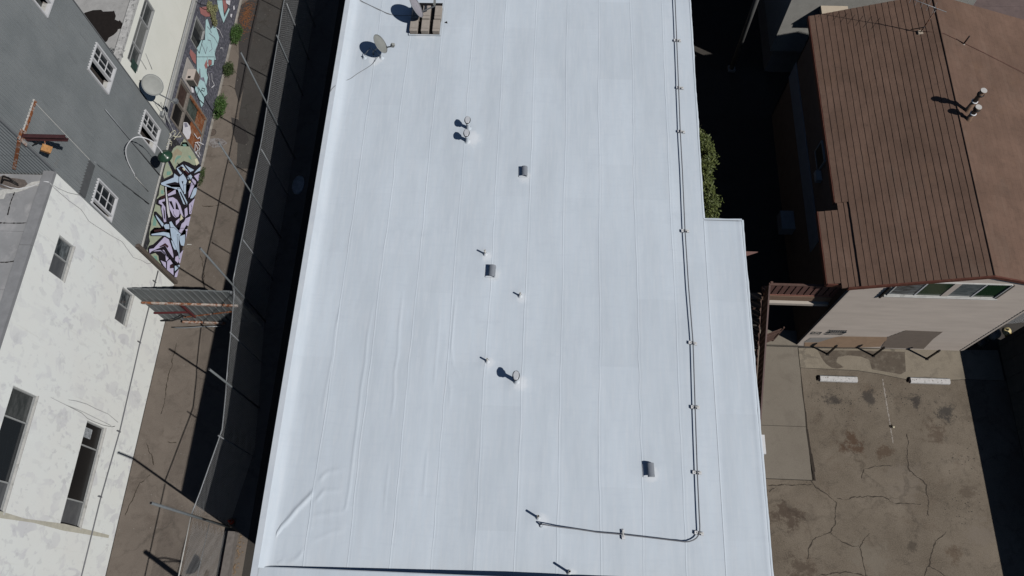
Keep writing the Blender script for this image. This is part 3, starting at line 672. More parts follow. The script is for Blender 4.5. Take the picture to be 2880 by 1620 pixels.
# cables lying on the roof
def cable(name, pts, r, mat, label, cat='cable'):
    fine = []; P_ = [Vector(p) for p in pts]
    for i in range(len(P_)-1):
        p0, p1, p2, p3 = P_[max(0,i-1)], P_[i], P_[i+1], P_[min(len(P_)-1,i+2)]
        for k in range(6):
            t = k/6; fine.append(.5*((2*p1)+(-p0+p2)*t+(2*p0-5*p1+4*p2-p3)*t*t+(-p0+3*p1-3*p2+p3)*t*t*t))
    fine.append(P_[-1]); b = tuple(P_[0]); return solo(MB().tube(fine, r, 6), name, mat, label, cat, b)
cpts = [(-7.382,22.304),(-7.591,22.066),(-7.803,21.868),(-8.229,21.511),(-8.507,21.237),(-8.797,21.078),(-8.979,20.922),(-9.103,20.693)]
cz = [8.2,8.05,8.02,8.015,8.015,8.015,8.02,8.09]
ext = [(-9.02,20.66,8.265),(-9.17,20.42,8.265),(-9.26,20.15,8.12),(-9.28,19.9,7.7),(-9.28,19.75,7.0)]
cable('dish_cable', [(x,y,z) for (x,y), z in zip(cpts, cz)]+ext, .011, PIPE, 'thin dark cable from the left roof dish over the parapet')
cp2 = [(-6.899,24.799),(-7.265,24.894),(-7.611,25.094),(-8.131,25.374),(-8.605,25.658),(-8.851,25.927)]; cp3 = [(-6.897,24.779),(-7.609,25.073),(-8.217,25.414),(-8.823,25.695),(-9.081,25.795)]
cable('dish_cable', [(-5.98,24.6,8.25)]+[(x,y,8.016) for x,y in cp2]+[(-9.1,26.3,8.27),(-9.3,26.5,7.5)], .012, PIPE, 'dark cable from the block-weighted dish to the upper left corner')
cable('dish_cable', [(x,y,8.014) for x,y in cp3]+[(-9.05,26.0,8.27),(-9.3,26.1,7.6)], .009, GALVD, 'paler twin cable beside the cable of the block-weighted dish')

# ================================================================== ALLEY FENCE
FX = [(-13.75,33.5),(-13.68,28.3),(-13.4,20.2),(-13.4,12.85),(-13.10,10.0),(-12.95,8.6),(-12.78,6.6),(-13.15,4.2),(-13.35,3.18)]
fence = thing('chain_link_fence', (-13.35,3.2,0), 'tall chain-link fence along the alley with grey top rail', 'fence')
FH = 4.4
def fpos(d):  # arc length from the south end
    pts = FX[::-1]; 
    for (ax, ay), (bx, by) in zip(pts, pts[1:]):
        L = hypot(bx-ax, by-ay)
        if d <= L: return ax+(bx-ax)*d/L, ay+(by-ay)*d/L
        d -= L
    return pts[-1]
FL = sum(hypot(b[0]-a[0], b[1]-a[1]) for a, b in zip(FX, FX[1:]))
def htop(d): 
    x, y = fpos(d); return 4.45 if y > 12.8 else (4.15 if y > 8.6 else 4.1)
def mesh_run(posf, L, z0, hf, sp, r, name, par, seed=0):
    """chain link: crossing wires, each a thin three-sided bar that follows the run"""
    m = MB(); n = int((L+FH)/sp)
    for dr in (1, -1):
        for i in range(n+1):
            s0 = i*sp-(FH if dr > 0 else 0); pts = []
            zc = 0.0; H_ = FH
            for k in range(12):
                s = s0+dr*0+k/11*H_ if dr > 0 else s0-k/11*H_
                z = z0+k/11*H_
                if 0 <= s <= L and z <= hf(s): x, y = posf(s); pts.append((x+.012*sin(s*.9)*sin(z*.8+seed), y, z))
            if len(pts) > 1: m.tube([pts[0]]+pts[1:-1:2]+[pts[-1]], r, 3, False)
    m.build(name, GALVD, par, kind='stuff')
mesh_run(fpos, FL, .05, htop, .135, .0042, 'chain_link_mesh', fence)
rl = []
d = 0
while d < FL: x, y = fpos(d); rl.append((x, y, htop(d)+.02*sin(d*1.3))); d += .5
hi = [p for p in rl if p[1] > 12.8]; mid = [p for p in rl if 8.6 <= p[1] <= 12.8]; lo = [p for p in rl if p[1] < 8.6]
for seg in (hi, mid+[hi[0]], lo+[mid[0]]): MB().tube(seg, .024, 8).build('top_rail', GALV, fence)
lpost = [(-13.58,26.3,4.9,.03),(-13.4,22.2,8.45,.036),(-13.4,17.45,8.6,.036),(-13.4,12.84,8.15,.040),(-12.97,8.55,6.1,.045),(-13.36,3.2,7.65,.050)]
for (x, y, h, r) in lpost:
    po = MB().tube([(x+.05,y,0),(x+.05,y,h)], r, 10).build('post', POLE, fence)
    MB().lathe((x+.05,y,h), [(r*.82,-.002),(r*.82,.004)], 10).build('post_mouth', BLK, po)
for (x, y) in ((-13.6,28.8),(-13.4,19.9),(-13.4,15.1),(-13.15,10.7),(-12.8,6.3),(-13.6,31.2)):
    MB().tube([(x+.04,y,0),(x+.04,y,4.4)], .025, 8).build('line_post', GALV, fence)
# lower run past the end post
sf = thing('end_fence_panel', (-13.4,1.0,0), 'see-through chain-link end panel by the red curb at bottom left', 'fence')
mesh_run(lambda s: (-13.4, 3.1-s), 6.5, .1, lambda s: 4.0, .135, .0042, 'chain_link_mesh', sf, 2)
MB().tube([(-13.4,3.15,3.98),(-13.4,1.0,4.0),(-13.4,-3.4,4.0)], .022, 8).build('top_rail', OFFW, sf)
MB().tube([(-13.4,3.16,2.05),(-13.4,1.07,2.25),(-13.4,-3.4,2.3)], .014, 6).build('middle_rail', GALV, sf)
MB().tube([(-13.4,-3.4,0),(-13.4,-3.4,4.0)], .03, 8).build('post', GALV, sf)
# low curb with old red paint beneath it
cb = thing('painted_curb', (-12.95,1.5,0), 'low concrete curb with flaking red paint under the end panel', 'curb')
MB().box(-13.18,-12.86,-8,3.0,0,.42).build('curb_body', plain('curb_concrete', (.16,.145,.135), .2, 5, .9), cb)
MB().box(-13.26,-13.185,-8,2.1,0,.30).build('red_face', plain('faded_red_paint', (.16,.03,.035), .3, 9, .8), cb)
m = MB(); rr = random.Random(12)
for k in range(160):
    y = rr.uniform(-2,2.9); x = -12.8+abs(rr.gauss(0,.12)); s_ = rr.uniform(.01,.035); m.box(x-s_,x+s_,y-s_,y+s_*.7,.004,.004+s_)
o = m.build('leaf_litter', plain('curb_litter', (.24,.17,.11), .5, 30, .9)); o['kind'] = 'stuff'; tag(o, 'scattered dry litter along the painted curb', 'litter')
cn = thing('traffic_cone', (-13.25,3.42,0), 'small bright orange cone lying by the fence end post', 'cone')
MB().box(-13.40,-13.08,3.28,3.58,.0,.03).build('base_plate', BLK, cn); MB().lathe((-13.24,3.43,.03), [(.12,0),(.10,.06),(.055,.30),(.03,.42)], 14).build('cone_body', ORNG, cn)
MB().lathe((-13.24,3.43,.20), [(.080,0),(.066,.07)], 14).build('reflective_band', plain('pale_band', (.6,.35,.3), .1, 5, .5), cn)

# corrugated gate across the alley
gate = thing('corrugated_gate', (-15.9,12.7,0), 'grey ribbed metal gate with rusty rails across the alley', 'gate')
xg = -18.25
while xg < -13.6:
    x1 = min(xg+.33, -13.52); top = 4.03+.03*((xg-.2) % .66 > .33)
    m = MB(); m.prism([(xg,12.75),(xg+.02,12.70),(x1-.075,12.70),(x1-.055,12.655),(x1-.022,12.655),(x1-.004,12.70),(x1-.004,12.76),(xg,12.76)], 'z', .28, top)
    m.build('gate_panel', plain('gate_sheet', (.165,.18,.185), .1, 2, .55, .2, grime=(.20,.17,.15), gsc=2.5, glo=.6, ghi=.75), gate); xg += .33
MB().box(-18.2,-13.75,12.56,12.648,2.58,2.70).build('rail', MRPALE, gate, 'rust-streaked upper rail')
MB().box(-17.3,-15.2,12.56,12.648,.20,.31).build('rail', MRPALE, gate, 'rusty lower rail')
MB().bar((-17.0,12.62,.86),(-14.3,12.62,1.84),.05).build('brace', MRUST, gate)
MB().bar((-16.40,12.60,2.55),(-16.40,12.60,.98),.085).build('post', plain('dark_red_paint', (.10,.022,.025), .2, 6, .7), gate)
MB().bar((-18.2,12.60,1.36),(-16.4,12.60,1.62),.075).build('brace', MATS['dark_red_paint'], gate)
MB().tube([(-18.2,12.5,.6),(-17.6,12.48,.72),(-17.1,12.48,1.1),(-16.75,12.5,1.45),(-16.7,12.5,1.3)], .035, 8).build('hose', BLK, gate)
MB().tube([(-17.9,12.40,.02),(-17.5,12.3,.25),(-17.0,12.3,.3),(-16.3,12.4,.25),(-15.4,12.45,.24)], .03, 8).build('lower_pipe', GALV, gate)
MB().box(-13.60,-13.50,12.62,12.72,0,4.1).build('hinge_post', GALV, gate)

# pole just beyond the lower edge of the frame whose lamp shadows fall on the alley
lp = thing('lamp_pole', (-11.25,-1.1,0), 'lamp pole just outside the bottom left corner casting a shadow on the alley', 'lamp pole')
MB().tube([(-11.25,-1.1,0),(-11.25,-1.1,6.95)], [.13,.10], 12).build('pole', GALV, lp)
MB().tube([(-11.25,-1.1,6.4),(-10.6,-1.15,6.6),(-9.95,-1.2,6.5)], .03, 8).tube([(-11.25,-1.1,6.1),(-10.5,-1.16,6.35),(-9.95,-1.2,6.4)], .025, 8).build('arm', GALV, lp)
n = 14; v = [(-9.63,-1.23,6.35)]+[(-9.63+.42*cos(-1.9+pi*k/n), -1.23+.42*sin(-1.9+pi*k/n)-.0, 6.35) for k in range(n+1)]
v += [(a, b, c+.06) for a, b, c in v]; m = len(v)//2
MB().add(v, [tuple(range(m))[::-1], tuple(range(m,2*m))]+[(i, (i+1) % m, m+(i+1) % m, m+i) for i in range(m)]).build('lamp_head', GALV, lp)

# ================================================================== WHITE STUCCO BUILDING (lower left)
XW = -18.3
A = thing('stucco_building', (-24, 5, 0), 'white patched stucco building with grey roof filling the lower left', 'building')
WA = [(11.19,12.70,8.22,9.25),(11.19,12.70,3.30,4.29),(2.60,6.78,7.80,9.24),(2.62,6.74,2.86,4.31)]
m = MB(); wall_x(m, XW-.3, XW, -30, 14.68, 0, 10.45, WA); m.build('wall', MST, A)
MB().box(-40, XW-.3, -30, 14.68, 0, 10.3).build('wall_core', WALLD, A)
# roof sheets with seams, coping
for y0, y1 in ((-30,2.0),(2.01,6.3),(6.31,9.9),(9.91,12.2),(12.21,14.60)):
    v = []; 
    m = MB().box(-40, XW-.42, y0, y1, 10.3, 10.43+.004*((y0*7) % 3)); m.build('roof_sheet', GREY, A)
y_ = -30
for y1 in (-10,1.6,7.1,11.6,14.7):
    MB().box(XW-.40, XW+.02, y_, y1-.012, 10.45, 10.60).build('coping', plain('grey_coping', (.235,.24,.25), .12, 3, .7), A); y_ = y1
MB().box(XW-.425, XW-.405, -30, 14.6, 10.43, 10.47).build('tar_line', MATS['joint_dirt'], A)
# torn-open roof patch with bent black pipes
tp = [(-20.399,14.463),(-20.26,14.545),(-20.045,14.427),(-19.724,14.405),(-19.408,14.353),(-19.245,14.173),(-19.321,14.063),(-19.568,13.979),(-19.823,13.926),(-20.184,13.992),(-20.559,14.104),(-20.656,14.409)]
MB().prism(tp, 'z', 10.438, 10.458).build('exposed_patch', plain('gritty_patch', (.13,.11,.10), .5, 30, .95), A)
tp2 = [(-20.281,13.867),(-19.972,13.967),(-19.442,14.014),(-19.11,14.269),(-18.65,14.375),(-18.624,14.191),(-18.989,14.088),(-19.522,13.828),(-19.956,13.739),(-19.967,13.512),(-20.369,13.5)]
MB().prism(tp2, 'z', 10.436, 10.452).build('white_mastic', plain('chalky_mastic', (.50,.50,.48), .2, 12, .8), A)
for pts in ([(-20.252,14.13),(-20.157,14.394),(-19.936,14.339),(-19.607,14.149)], [(-20.239,14.176),(-20.074,14.258),(-19.809,14.189),(-19.561,14.089)]):
    MB().tube([(x,y,10.47 if i in (0,3) else 10.62) for i,(x,y) in enumerate(pts)], .028, 8).build('bent_pipe', BLK, A)
# hairline black roof splits
for pts in ([(-19.859,12.517),(-19.458,12.515),(-18.996,12.529),(-18.636,12.569)], [(-19.365,10.939),(-19.042,10.949),(-18.737,11.015)], [(-19.63,13.825),(-19.653,13.37),(-19.601,12.849)], [(-18.715,14.933),(-18.587,13.78),(-18.589,12.954),(-18.573,12.22),(-18.56,11.077),(-18.567,10.242),(-18.618,9.159)]):
    q = MB()
    for (a, b), (c, d) in zip(pts, pts[1:]):
        k = 6
        for i in range(k):
            x0, y0, x1, y1 = a+(c-a)*i/k, b+(d-b)*i/k, a+(c-a)*(i+1)/k, b+(d-b)*(i+1)/k; wd = random.uniform(.008,.028)
            nx, ny = (y1-y0), -(x1-x0); L = hypot(nx,ny); nx, ny = nx/L*wd, ny/L*wd
            q.quad((x0-nx,y0-ny,10.462),(x1-nx,y1-ny,10.462),(x1+nx,y1+ny,10.462),(x0+nx,y0+ny,10.462))
    q.build('roof_split', BLK, A)
MB().tube([(x,y,z) for (x,y),z in zip([(-20.265,14.129),(-19.816,13.99),(-19.467,13.954),(-19.092,14.057),(-18.725,14.19),(-18.532,14.226),(-18.345,14.185)], (10.5,10.47,10.47,10.47,10.52,10.6,10.62))], .016, 6).build('white_cable', WHITE, A)
for pts, ra in (([(14.128,10.699),(14.104,10.174),(14.126,9.331),(14.203,8.52),(14.156,8.285),(14.038,7.849),(14.102,7.268),(14.244,6.228),(14.413,5.257),(14.331,4.828),(14.196,4.13),(14.386,3.432),(14.471,2.866),(14.64,2.585)], .008),
            ([(14.137,10.658),(14.219,10.111),(14.375,9.528),(14.671,8.829)], .007), ([(7.145,5.963),(7.241,5.445),(7.313,4.676),(7.303,3.971),(7.331,2.955),(7.193,2.05)], .008),
            ([(6.921,6.005),(6.912,5.491),(6.895,4.877),(6.795,4.393),(6.785,3.943),(6.809,3.146),(6.899,2.435),(6.979,2.227)], .009), ([(6.94,7.082),(6.922,6.055),(6.959,4.855),(6.946,3.651),(6.935,2.545)], .006)):
    MB().tube([(-18.27,y,z) for y,z in pts], ra, 5).build('wall_cable', GALVD if ra < .009 else FRAMEG, A)
def sash_window(par, y0, y1, z0, z1, muls, panes, w=.05, xin=XW-.12, fm=None, sill=True):
    fm = fm or FRAMEG
    wn = frame_x(MB(), xin-.03, xin+.06, y0, y1, z0, z1, w).build('window', fm, par)
    ed = [y0+w]+[m for m in muls]+[y1-w]
    for mu in muls: MB().box(xin-.02, xin+.055, mu-w/2, mu+w/2, z0+w, z1-w).build('mullion', fm, wn)
    for i, (a, b) in enumerate(zip(ed, ed[1:])): MB().box(xin-.02, xin, a, b, z0+w, z1-w).build('pane', panes[i % len(panes)], wn)
    if sill: MB().box(xin+.06, XW+.03, y0-.02, y1+.02, z0-.04, z0+.005).build('sill', OFFW, par)
    return wn
sash_window(A, 11.19,12.70,8.22,9.25,[11.98],[BLIND,GLASSM]); sash_window(A, 11.19,12.70,3.30,4.29,[11.98],[BLIND,GLASSM])
sash_window(A, 2.60,6.78,7.80,9.24,[3.64,5.75],[BLIND,GLASS,LOUV]); sash_window(A, 2.62,6.74,2.86,4.31,[3.65,5.78],[BLIND,GLASSB,GLASSB])
MB().box(XW-.105,XW-.10,6.1,6.5,3.6,4.25).build('torn_poster', plain('torn_paper', (.3,.32,.34), .6, 14, .8), A)
# stain below the floor line
m = MB(); m.prism([(2.66,10.4),(2.50,10.4),(2.46,8),(2.52,6),(2.45,4),(2.5,.5),(2.62,.5),(2.70,4),(2.60,6.5),(2.68,8)], 'x', XW+.001, XW+.003); m.build('stain', plain('yellowed_stain', (.52,.50,.42), .12, 6, .9), A)
cdt = thing('wall_conduit', (-18.2,7.5,1.9), 'thin double conduit strapped along the white stucco wall', 'conduit')
for dz in (0, .045): MB().tube([(XW+.035,-6,1.93+dz),(XW+.035,3.9,1.93+dz),(XW+.035,6.9,1.72+dz),(XW+.035,11,1.84+dz),(XW+.035,14.6,1.80+dz)], .014, 6).build('pipe', PIPE, cdt)
for y, z in ((14.0,1.83),(10.95,1.86),(6.85,1.74),(4.02,1.95)): MB().box(XW,XW+.06,y-.02,y+.02,z-.06,z+.22).build('strap', PIPE, cdt)
MB().box(XW,XW+.02,-20,14.6,.0,.03).build('wall_foot', DARKG, A)
# weathered timber corner board
m = MB(); 
for i, x in enumerate((XW+.02, XW+.075, XW+.13)): m.box(x, x+.05, 14.69, 14.80+.03*i, .02, 4.2)
solo(m, 'corner_board', TRIM, 'weathered brown boards covering the corner between stucco and graffiti', 'board', (XW+.1,14.75,0))

# ================================================================== GREY CORRUGATED BUILDING
B = thing('corrugated_building', (-24, 18, 0), 'tall building clad in grey corrugated metal behind the white stucco one', 'building')
BW = [(19.42,20.78,8.95,10.58),(19.36,20.70,4.62,6.22),(14.74,15.94,6.40,8.03),(19.44,20.82,13.40,15.1)]
B_ZB = 3.72; BT = 22.0
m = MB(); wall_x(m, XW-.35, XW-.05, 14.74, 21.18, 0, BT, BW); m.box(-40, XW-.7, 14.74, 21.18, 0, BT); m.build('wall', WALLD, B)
per = .135
def corr(y0, y1, z0, z1, name='metal_panel', x=XW+.0, mat=MCOR, par=B, amp=.032):
    """one corrugated sheet, skipping window openings"""
    cuts = [h for h in BW if h[0] < y1 and h[1] > y0 and h[2] < z1 and h[3] > z0]
    m = MB(); n = max(2, int(round((y1-y0)/per*8))); zs = sorted({z0, z1, *[max(z0, min(z1, z)) for h in cuts for z in (h[2], h[3])]})
    seen = {}
    def vert(y, z):
        q = (round(y, 4), round(z, 4))
        if q not in seen: seen[q] = len(m.v); m.v.append((x+amp*sin(2*pi*y/per), y, z))
        return seen[q]
    for za, zb in zip(zs, zs[1:]):
        prev = None
        for k in range(n):
            ya, yb = y0+(y1-y0)*k/n, y0+(y1-y0)*(k+1)/n; mid = (ya+yb)/2
            if any(h[0] < mid < h[1] and h[2] < (za+zb)/2 < h[3] for h in cuts): prev = None; continue
            if prev is None: prev = vert(ya, za), vert(ya, zb)
            nxt = vert(yb, za), vert(yb, zb)
            m.f.append((prev[0], nxt[0], nxt[1], prev[1])); m.sm.append(True); prev = nxt
    return m.build(name, mat, par)
rows = [(B_ZB, 6.3), (6.28, 9.0), (8.98, 11.6), (11.58, 14.2), (14.18, 16.8), (16.78, 19.4), (19.38, BT)]
for ri, (z0, z1) in enumerate(rows):
    y = 14.70; k = 0
    while y < 21.15:
        y1 = min(y+.81, 21.18); corr(y, y1+.004, z0, z1, x=XW+.004*(k % 2)+.003*(ri % 2)); y = y1; k += 1
xk = XW
for k in range(7):
    for z0, z1 in rows[2:]:
        if k > 3 and z0 > 16: continue
        m = MB(); n = 32; o = 0
        for q in range(n+1):
            x_ = xk-.81*q/n; yy = 14.70-.02*sin(2*pi*x_/per)-.004*(k % 2); m.v += [(x_, yy, max(z0,10.3)), (x_, yy, z1)]
            if q: m.f.append((2*q-2, 2*q-1, 2*q+1, 2*q)); m.sm.append(True)
        m.build('metal_panel', MCOR, B)
    xk -= .81
MB().bar((-18.36,14.64,12.62),(-19.72,14.64,10.75),.05,.12).build('rusty_angle', MRUST, B)
MB().box(XW-.02,XW+.04,14.66,14.73,10.6,BT).build('corner_flashing', plain('dull_flashing', (.17,.18,.19), .1, 5, .6), B)
# patch of sheet closing an old opening, with rusty top angle
corr(14.72, 16.22, 8.95, 12.6, 'patch_panel', XW+.045)
MB().box(XW-.02,XW+.06,14.72,16.24,8.50,8.93).build('flat_flashing', plain('dark_flashing', (.10,.105,.11), .1, 4, .6), B)
MB().box(XW+.03,XW+.075,16.225,16.25,8.93,12.62).build('edge_trim', OFFW, B)
m = MB(); k = 0; y = 14.74
while y < 16.3: m.box(XW+.02,XW+.06+.006*(k % 2),y,y+.08,12.58+.012*(k % 3),12.70); y += .08; k += 1
m.build('rusty_angle', MRUST, B)
MB().box(XW+.0,XW+.05,14.72,16.35,12.705,12.735).build('edge_trim', OFFW, B)
MB().box(XW-.01,XW+.03,21.17,21.20,B_ZB,BT).build('corner_flashing', plain('dull_flashing', (.17,.18,.19), .1, 5, .6), B)
MB().box(XW+.01,XW+.05,14.7,21.15,B_ZB-.10,B_ZB).build('foot_flashing', OFFW, B)
MB().tube([(XW+.05,18.72,B_ZB),(XW+.05,18.72,8.9)], .02, 6).build('downpipe', GALV, B)
MB().tube([(XW+.04,17.0,B_ZB+.3),(XW+.04,16.4,8.4),(XW+.03,16.38,8.6)], .022, 6).build('downpipe', MCOR, B)
def slider(y0, y1, z0, z1, ys, op, lab):
    wn = frame_x(MB(), XW-.10, XW+.06, y0, y1, z0, z1, .065).build('window', FRAMEW, B, lab)
    MB().box(XW-.08, XW+.05, ys-.035, ys+.035, z0+.065, z1-.065).build('meeting_rail', FRAMEW, wn)
    MB().box(XW-.06, XW-.05, ys+.035, y1-.065, z0+.065, z1-.065).build('pane', GLASS, wn)
    g_ = MB(); 
    for t in (1/3, 2/3): z = z0+(z1-z0)*t; g_.box(XW-.05, XW-.02, ys+.035, y1-.065, z-.012, z+.012)
    ym = (ys+y1-.03)/2; g_.box(XW-.05, XW-.018, ym-.012, ym+.012, z0+.065, z1-.065); g_.build('glazing_bars', FRAMEW, wn)
    MB().box(XW-.30, XW-.29, y0+.065, ys-.035, z0+.065, z1-.065).build('room_interior', op, wn)
    MB().box(XW-.29, XW-.10, y0+.065, ys-.035, z0+.05, z0+.065).build('inner_sill', OFFW, wn)
INT = plain('dim_room', (.05,.042,.038), .35, 3, .9)
slider(19.42,20.78,8.95,10.58,20.06,INT,'upper white window, half open, between the two blank bays'); slider(19.36,20.70,4.62,6.22,20.02,INT,'lower white window above the green lamp')
slider(14.74,15.94,6.40,8.03,15.03,LOUV,'white window partly hidden by the stucco building'); slider(19.44,20.82,13.40,15.1,20.1,LOUV,'highest white window cut by the top of the picture')
# steel beam arm jutting from the wall
bm = thing('beam_arm', (XW,15.0,12.6), 'dark red steel beam jutting from the corrugated wall', 'beam')
m = MB(); m.box(XW+.05,-16.72,14.80,14.82,12.52,12.70).box(XW+.05,-16.72,14.74,14.88,12.70,12.72).box(XW+.05,-16.72,14.74,14.88,12.50,12.52); m.build('web_and_flanges', plain('oxide_red_steel', (.055,.022,.024), .2, 6, .6), bm)
MB().box(XW+.02,XW+.05,14.6,15.0,12.35,12.85).build('wall_plate', MRUST, bm)
MB().bar((XW+.05,14.8,12.1),(-17.7,14.8,12.5),.03).build('strut', BLK, bm)
fl = thing('old_floodlight', (-17.5,14.55,12.3), 'small rust-orange floodlight hanging under the jutting beam', 'lamp')
m = MB(); m.box(-.16,.16,-.12,.12,-.09,.09); Rm = Matrix.Rotation(.7,3,'Y') @ Matrix.Rotation(.2,3,'X'); m.v = [tuple(Rm @ Vector(p)+Vector((-17.55,14.55,12.30))) for p in m.v]; m.build('housing', plain('orange_rusted_housing', (.34,.17,.06), .3, 14, .7), fl)
MB().tube([(-17.55,14.62,12.4),(-17.55,14.75,12.5)], .02, 6).build('bracket', MRUST, fl)
# gooseneck lamp with green shade
gl = thing('gooseneck_lamp', (XW,19.2,6.6), 'green enamel gooseneck lamp over the mural corner', 'lamp')
ga = [(XW+.02,17.55,5.6),(XW+.12,17.7,6.6),(XW+.35,17.9,7.3),(XW+.75,18.15,7.65),(-17.25,18.3,7.55),(-16.95,18.33,7.2),(-16.86,18.3,6.75),(-16.85,18.28,6.42)]
fine = []
Pv = [Vector(p) for p in ga]
for i in range(len(Pv)-1):
    p0, p1, p2, p3 = Pv[max(0,i-1)], Pv[i], Pv[i+1], Pv[min(len(Pv)-1,i+2)]
    for k in range(5): t = k/5; fine.append(.5*((2*p1)+(-p0+p2)*t+(2*p0-5*p1+4*p2-p3)*t*t+(-p0+3*p1-3*p2+p3)*t*t*t))
fine.append(Pv[-1]); MB().tube(fine, .024, 8).build('neck', FRAMEW, gl)
MB().lathe((XW+.005,17.55,5.6), [(.08,0),(.08,.02),(.03,.04)], 12, (1,0,0)).build('wall_plate', GALV, gl)
MB().tube([(XW+.03,17.5,5.6),(XW+.03,17.5,4.3)], .012, 6).build('conduit', OFFW, gl)
MB().lathe((-16.85,18.28,6.12), [(.325,-.02),(.33,0),(.30,.07),(.22,.14),(.11,.20),(.06,.25),(.05,.32)], 24).build('shade', GREEN, gl)
MB().lathe((-16.85,18.28,6.43), [(.035,0),(.03,.03)], 10).build('cap_nut', WHITE, gl)

# ================================================================== CREAM BUILDING (top left) WITH STREET-LEVEL SHOPFRONT
Cb = thing('cream_building', (-24, 27, 0), 'cream painted building with a torn roof at the top left', 'building')
CW = [(21.78,25.32,7.45,8.42)]
m = MB(); wall_x(m, XW-.25, XW, 21.22, 60, 4.45, 8.75, CW); m.build('wall', MCR, Cb)
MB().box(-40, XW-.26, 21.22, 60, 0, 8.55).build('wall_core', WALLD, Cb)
MB().box(XW-.05, XW+.06, 21.22, 60, 4.62, 4.80).build('ledge', OFFW, Cb)
MB().box(XW-.02, XW+.02, 21.22, 60, 4.36, 4.60).build('trim_board', FRAMEG, Cb)
MB().tube([(XW+.10,21.3,4.90),(XW+.10,24,4.92),(XW+.10,60,4.92)], .045, 8).build('gutter_pipe', FRAMEG, Cb)
MB().box(XW-.30, XW+.0, 21.22, 60, 8.752, 8.93).build('coping', plain('cracked_coping', (.45,.45,.44), .25, 8, .85, grime=(.16,.16,.16), gsc=5, glo=.55, ghi=.62), Cb)
rfm = plain('old_pale_roofing', (.36,.36,.355), .14, 1.8, .9, grime=(.20,.20,.20), gsc=9, glo=.62, ghi=.68, bump=.5)
HOLE = [(-20.624,24.01),(-20.292,24.16),(-19.927,24.188),(-19.82,24.088),(-19.375,24.119),(-19.337,24.16),(-19.181,23.859),(-19.179,23.657),(-18.978,23.56),(-18.945,23.621),(-18.659,23.307),(-18.705,23.166),(-18.901,23.122),(-18.903,23.002),(-19.013,22.802),(-19.194,22.639),(-19.223,22.442),(-19.367,22.321),(-20.154,22.303),(-20.88,23.517)]
m = MB(); rx = [(-40,21.22),(XW-.31,21.22),(XW-.31,60),(-40,60)]; m.prism(rx, 'z', 8.5, 8.70); m.build('roof', rfm, Cb)
MB().prism(HOLE, 'z', 8.69, 8.712).build('torn_hole', plain('hole_dark_paint', (.012,.009,.008), .3, 9, .95), Cb, 'dark torn patch where roofing is gone')  # no opening cut: flat black patch paints the hole's dark inside
# curled, chewed-up flashing at the corner next to the corrugated wall
m = MB(); rr = random.Random(5)
for k in range(26):
    x = rr.uniform(-18.95,-18.25); y = rr.uniform(21.25,21.95); s_ = rr.uniform(.04,.14); a = rr.uniform(0,3.1); z = 8.75+rr.uniform(0,.12)
    m.quad((x-s_*cos(a),y-s_*sin(a),z),(x+s_*sin(a)*.4,y-s_*cos(a)*.4,z+rr.uniform(0,.12)),(x+s_*cos(a),y+s_*sin(a),z),(x-s_*sin(a)*.5,y+s_*cos(a)*.5,z+.02))
m.build('torn_flashing', plain('grey_torn_flashing', (.30,.31,.31), .6, 12, .7, grime=(.03,.03,.03), gsc=9, glo=.5, ghi=.55), Cb, kind='stuff')
# large window with three lights, top open to reveal
wn = frame_x(MB(), XW-.16, XW-.02, 21.78, 25.32, 7.45, 8.42, .06).build('window', FRAMEG, Cb)
for y in (22.8, 24.2): MB().box(XW-.15, XW-.03, y-.03, y+.03, 7.51, 8.36).build('mullion', FRAMEG, wn)
for a, b, mt in ((21.84,22.77,LOUV),(22.83,24.17,plain('frosted_pane', (.15,.155,.15), .15, 3, .3)),(24.23,25.26,LOUV)): MB().box(XW-.14, XW-.13, a, b, 7.51, 8.36).build('pane', mt, wn)
MB().box(XW-.12, XW-.09, 21.84, 25.26, 8.05, 8.08).build('transom', FRAMEG, wn)
MB().box(XW-.01,XW+.0+.03,21.62,22.05,7.6,8.05).build('hanging_rag', plain('green_rag', (.03,.06,.05), .3, 6, .8), Cb)
# street level
m = MB(); SH = [(21.75,24.18,.62,4.05),(26.62,28.15,2.95,4.1),(24.28,25.62,2.66,3.96)]
wall_x(m, XW-.25, XW, 21.22, 60, 0, 4.36, SH); m.build('street_wall', SLATE, Cb)
MB().box(XW-.34, XW-.3, 21.5, 28.5, .3, 4.2).build('dark_interior', GLASSB, Cb)
w2 = frame_x(MB(), XW-.14, XW+.03, 21.75, 24.18, .62, 4.05, .09).build('shop_window', plain('weathered_timber', (.20,.18,.16), .25, 12, .8), Cb)
TB = MATS['weathered_timber']
MB().box(XW-.12, XW+.025, 21.84, 24.09, 2.85, 2.98).build('transom', TB, w2); MB().box(XW-.12, XW+.02, 23.05, 23.13, .71, 2.85).build('mullion', TB, w2)
MB().box(XW-.12, XW+.02, 22.9, 23.0, 2.98, 3.96).build('mullion', TB, w2)
MB().box(XW-.10, XW-.09, 21.84, 22.9, 2.98, 3.96).build('pane', GLASSB, w2); MB().box(XW-.10, XW-.09, 23.0, 24.09, 2.98, 3.96).build('pane', plain('brown_pane', (.06,.04,.035), .4, 6, .4), w2)
MB().box(XW-.10, XW-.09, 23.13, 24.09, 1.6, 2.85).build('pane', mat_glass('dirty_green_glass', (.035,.05,.045), .2, (.10,.13,.12)), w2); MB().box(XW-.10, XW-.09, 21.84, 23.05, 1.9, 2.85).build('pane', GLASSB, w2)
zb = .71
while zb < 1.85: MB().box(XW-.10, XW-.04-.01*random.random(), 21.84, 23.05, zb, zb+.13).build('board', WOODR, w2); zb += .14
y = 23.15
while y < 24.05: MB().box(XW-.09, XW-.05-.01*random.random(), y, y+.10, .71, 1.58).build('board', WOODR, w2); y += .115
MB().box(XW-.04, XW+.045, 23.98, 24.08, .8, 2.8).build('board', WOODR, w2)
